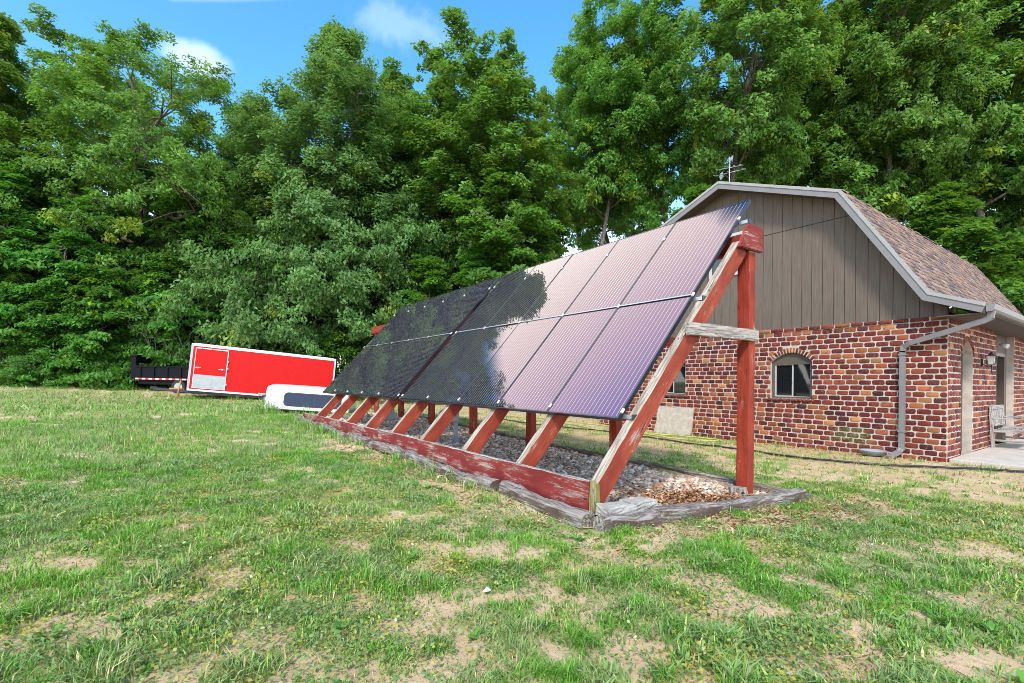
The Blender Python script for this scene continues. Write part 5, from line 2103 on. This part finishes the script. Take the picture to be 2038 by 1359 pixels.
def grass(x, y, g, hmul, wmul, tri):
    cv = cover(x, y)
    clumpy = fbm(x * 7.0, y * 7.0, 71, 3)
    keep = (g.random(len(x)) < np.clip((cv - .12) * 1.2 + (clumpy - .5) * 2.0, 0.03, 1)) & ~blocked(x, y)
    x, y, cv, clumpy = x[keep], y[keep], cv[keep], clumpy[keep]
    n = len(x)
    tall = fbm(x * 1.3, y * 1.3, 55, 3)
    edge = np.clip(1 - np.abs(x - 2.35) / .4, 0, 1) * (y > 3.5)
    tuft = fbm(x * 5.5, y * 5.5, 57, 2)
    h = hmul * g.uniform(.3, 1.0, n) * (.55 + .9 * tall) * (.7 + .5 * cv + .5 * edge) * (.35 + 1.5 * tuft ** 1.5)
    w = wmul * g.uniform(.6, 1.35, n)
    coarse = (vnoise(x * 1.1, y * 1.1, 90) > .62) & (g.random(n) < .35)
    w = np.where(coarse, w * 2.0, w)
    h = np.where(coarse, h * 1.1, h)
    az = g.uniform(0, 6.283, n) * 1.0
    # neighbours lie in similar directions
    az = np.where(g.random(n) < .22, fbm(x * 4, y * 4, 61, 2) * 12, az)
    lean = np.abs(g.normal(.75, .40, n))
    d = np.stack([np.cos(az), np.sin(az), np.zeros(n)], -1)
    ra = az + 1.57 + g.normal(0, .5, n)
    s_ = np.stack([np.cos(ra), np.sin(ra), np.zeros(n)], -1) * (w / 2)[:, None]
    z = ground_at(x, y) - .006
    b = np.stack([x, y, z], -1)
    hl = h[:, None]
    # colour: per blade
    dr = np.clip(.22 + (fbm(x * .5, y * .5, 31, 4) - .5) * 2.2 + .55 * np.clip((x - 4.5) / 4, 0, 1) - .25 * cv, 0, 1)
    u = g.random(n)
    green = np.array([.115, .300, .024])
    blue = np.array([.200, .300, .090])
    lime = np.array([.225, .400, .040])
    straw = np.array([.60, .49, .25])
    hue = (.45 * fbm(x * .9, y * .9, 41, 3) + .55 * fbm(x * 5, y * 5, 43, 2))[:, None]
    c = np.where(hue > .55, green * .6 + lime * .4, np.where(hue > .44, green, blue))
    c = np.where(coarse[:, None], blue * 1.05, c)
    c = np.where((u < .06 + .42 * dr * np.clip(.35 + (x - 0.5) / 4, .35, 1))[:, None], straw * g.uniform(.55, 1.05, (n, 1)), c)
    c = np.where(((u > .55) & (u < .62 + .3 * dr))[:, None], lime * .75 + straw * .25, c)
    c = c * g.uniform(.7, 1.3, (n, 1))
    ln = lean[:, None]
    if tri:
        v = np.stack([b - s_, b + s_, b + d * hl * ln * .7 + UP * hl], 1).reshape(-1, 3)
        k = np.arange(n * 3)
        return v, k, np.full(n, 3), np.repeat(c, 3, 0)
    m1 = b + d * hl * ln * .22 + UP * hl * .55
    tip = b + d * hl * ln * .85 + UP * hl * np.clip(1.05 - ln * .30, .35, 1.05)
    v = np.stack([b - s_ * .8, b + s_ * .8, m1 + s_, m1 - s_, tip], 1).reshape(-1, 3)
    k = np.arange(n)[:, None] * 5
    loops = np.concatenate([k + np.array([[0, 1, 2, 3]]), k + np.array([[3, 2, 4]])], 1).ravel()
    tot = np.tile(np.array([4, 3]), n)
    return v, loops, tot, np.repeat(c, 5, 0)


parts = []
for (n, r0, r1, hm, wm, tri, sd) in ((190000, 1.0, 3.6, .068, .0044, False, 1), (260000, 3.6, 7.5, .070, .0058, False, 2), (230000, 7.5, 15, .085, .011, True, 3), (200000, 15, 40, .11, .026, True, 4)):
    x, y, g = scatter(n, r0, r1, sd)
    parts.append(grass(x, y, g, hm, wm, tri))
g = np.random.default_rng(33)
wx = np.concatenate([g.normal(2.1, .35, 900), g.uniform(1.9, 4.3, 900)])
wy = np.concatenate([g.normal(15.3, .25, 900), np.zeros(900)])
wy[900:] = 15.45 - (wx[900:] - 2.26) * .47 - np.abs(g.normal(.05, .12, 900))
ex = np.concatenate([g.uniform(0.3, 6.3, 1500), g.uniform(2.3, 2.62, 1800)])
ey = np.concatenate([25.6 - (g.uniform(0.3, 6.3, 1500) - .6) * .0, g.uniform(3.0, 13.2, 1800)])
ey[:1500] = 25.2 - (ex[:1500] - .6) * .185 + g.normal(.3, .3, 1500)
parts.append(grass(wx[::3], wy[::3], g, .30, .014, False))
parts.append(grass(ex, ey, g, .20, .012, False))
V = np.concatenate([p[0] for p in parts])
offs_ = np.cumsum([0] + [len(p[0]) for p in parts[:-1]])
Lp = np.concatenate([p[1] + o for p, o in zip(parts, offs_)])
Tt = np.concatenate([p[2] for p in parts])
St = np.concatenate([[0], np.cumsum(Tt)[:-1]])
Cc = np.concatenate([p[3] for p in parts])
gm = np_mesh('grass', V, Lp, St, Tt, Cc)
tag(link_mesh('grass', gm, M['grass']), kind='stuff')


def weeds():
    """low broad-leaved weeds: rosettes, clover-like mats with tiny pale flowers"""
    V, Cc = [], []
    x, y, g = scatter(300, 1.4, 8.5, 21)
    x2 = np.concatenate([x, [1.05, -0.16, 0.16, 2.14, 5.42, 1.19, 2.62, 2.52]])
    y2 = np.concatenate([y, [1.73, 2.72, 2.42, 3.49, 2.23, 2.69, 2.62, 2.75]])
    ok = ~blocked(x2, y2)
    x2, y2 = x2[ok], y2[ok]
    for xx, yy in zip(x2, y2):
        n = g.integers(9, 20)
        big = g.uniform(.028, .062)
        a = g.uniform(0, 6.28, n)
        L = big * g.uniform(.6, 1.2, n)
        e = g.uniform(.15, .9, n)
        d = np.stack([np.cos(a), np.sin(a), e], -1)
        s_ = np.stack([-np.sin(a), np.cos(a), np.zeros(n)], -1)
        b = np.array([xx, yy, float(ground_at(xx, yy))]) + d * 0.004
        w = (L * g.uniform(.16, .26, n))[:, None]
        L = L[:, None]
        v = np.stack([b, b + d * L * .55 + s_ * w, b + d * L * [1, 1, .75], b + d * L * .55 - s_ * w], 1)
        V.append(v.reshape(-1, 3))
        c = np.array([.10, .27, .035]) * g.uniform(.75, 1.3, (n, 1))
        Cc.append(np.repeat(c, 4, 0))
    # mats of small leaves
    mx, my, g = scatter(420, 1.4, 7.5, 22)
    mx = np.concatenate([mx, [2.30, 2.36, 2.18, 2.42, 2.08]])
    my = np.concatenate([my, [3.0, 3.2, 3.25, 2.75, 3.0]])
    for xx, yy in zip(mx, my):
        n = int(g.integers(120, 420))
        r = g.uniform(.08, .24)
        px = g.normal(xx, r, n)
        py = g.normal(yy, r, n)
        k = ~blocked(px, py)
        px, py = px[k], py[k]
        n = len(px)
        if not n:
            continue
        h = np.clip(.055 * (1 - np.hypot(px - xx, py - yy) / (3 * r)), .004, 1) * g.uniform(.3, 1.1, n)
        p = np.stack([px, py, ground_at(px, py) + h], -1)
        nn = nrm(UP + g.normal(0, .5, (n, 3)))
        t_ = nrm(np.cross(nn, g.normal(0, 1, (n, 3))))
        s_ = np.cross(nn, t_)
        L = g.uniform(.006, .014, (n, 1))
        v = np.stack([p - t_ * L, p + s_ * L * .6, p + t_ * L, p - s_ * L * .6], 1)
        V.append(v.reshape(-1, 3))
        yel = g.random() < .4
        base = np.array([.36, .34, .06]) if yel else np.array([.15, .26, .065])
        c = base * g.uniform(.7, 1.3, (n, 1))
        fl = g.random(n) < .018
        c = np.where(fl[:, None], np.array([.5, .52, .30]), c)
        Cc.append(np.repeat(c, 4, 0))
    V, Cc = np.concatenate(V), np.concatenate(Cc)
    n = len(V) // 4
    me = np_mesh('weeds', V, np.arange(n * 4), np.arange(n) * 4, np.full(n, 4), Cc)
    tag(link_mesh('weeds', me, M['grass']), kind='stuff')


weeds()
# a few white scraps of litter on the lawn
for k, (x, y, lab) in enumerate([(2.96, 1.67, 'scrap of white plastic lying in the grass right of the pavers'), (1.29, 2.05, 'small white pebble like scrap in the grass at the bottom centre')]):
    mb = MB()
    z = float(ground_at(x, y))
    mb.prism([(x, y, z + .02), (x + .03, y + .01, z + .03), (x + .04, y - .012, z + .02), (x + .012, y - .018, z + .025)], (0.004, .002, .006))
    tag(mb.build('litter', M['white']), lab, 'litter')
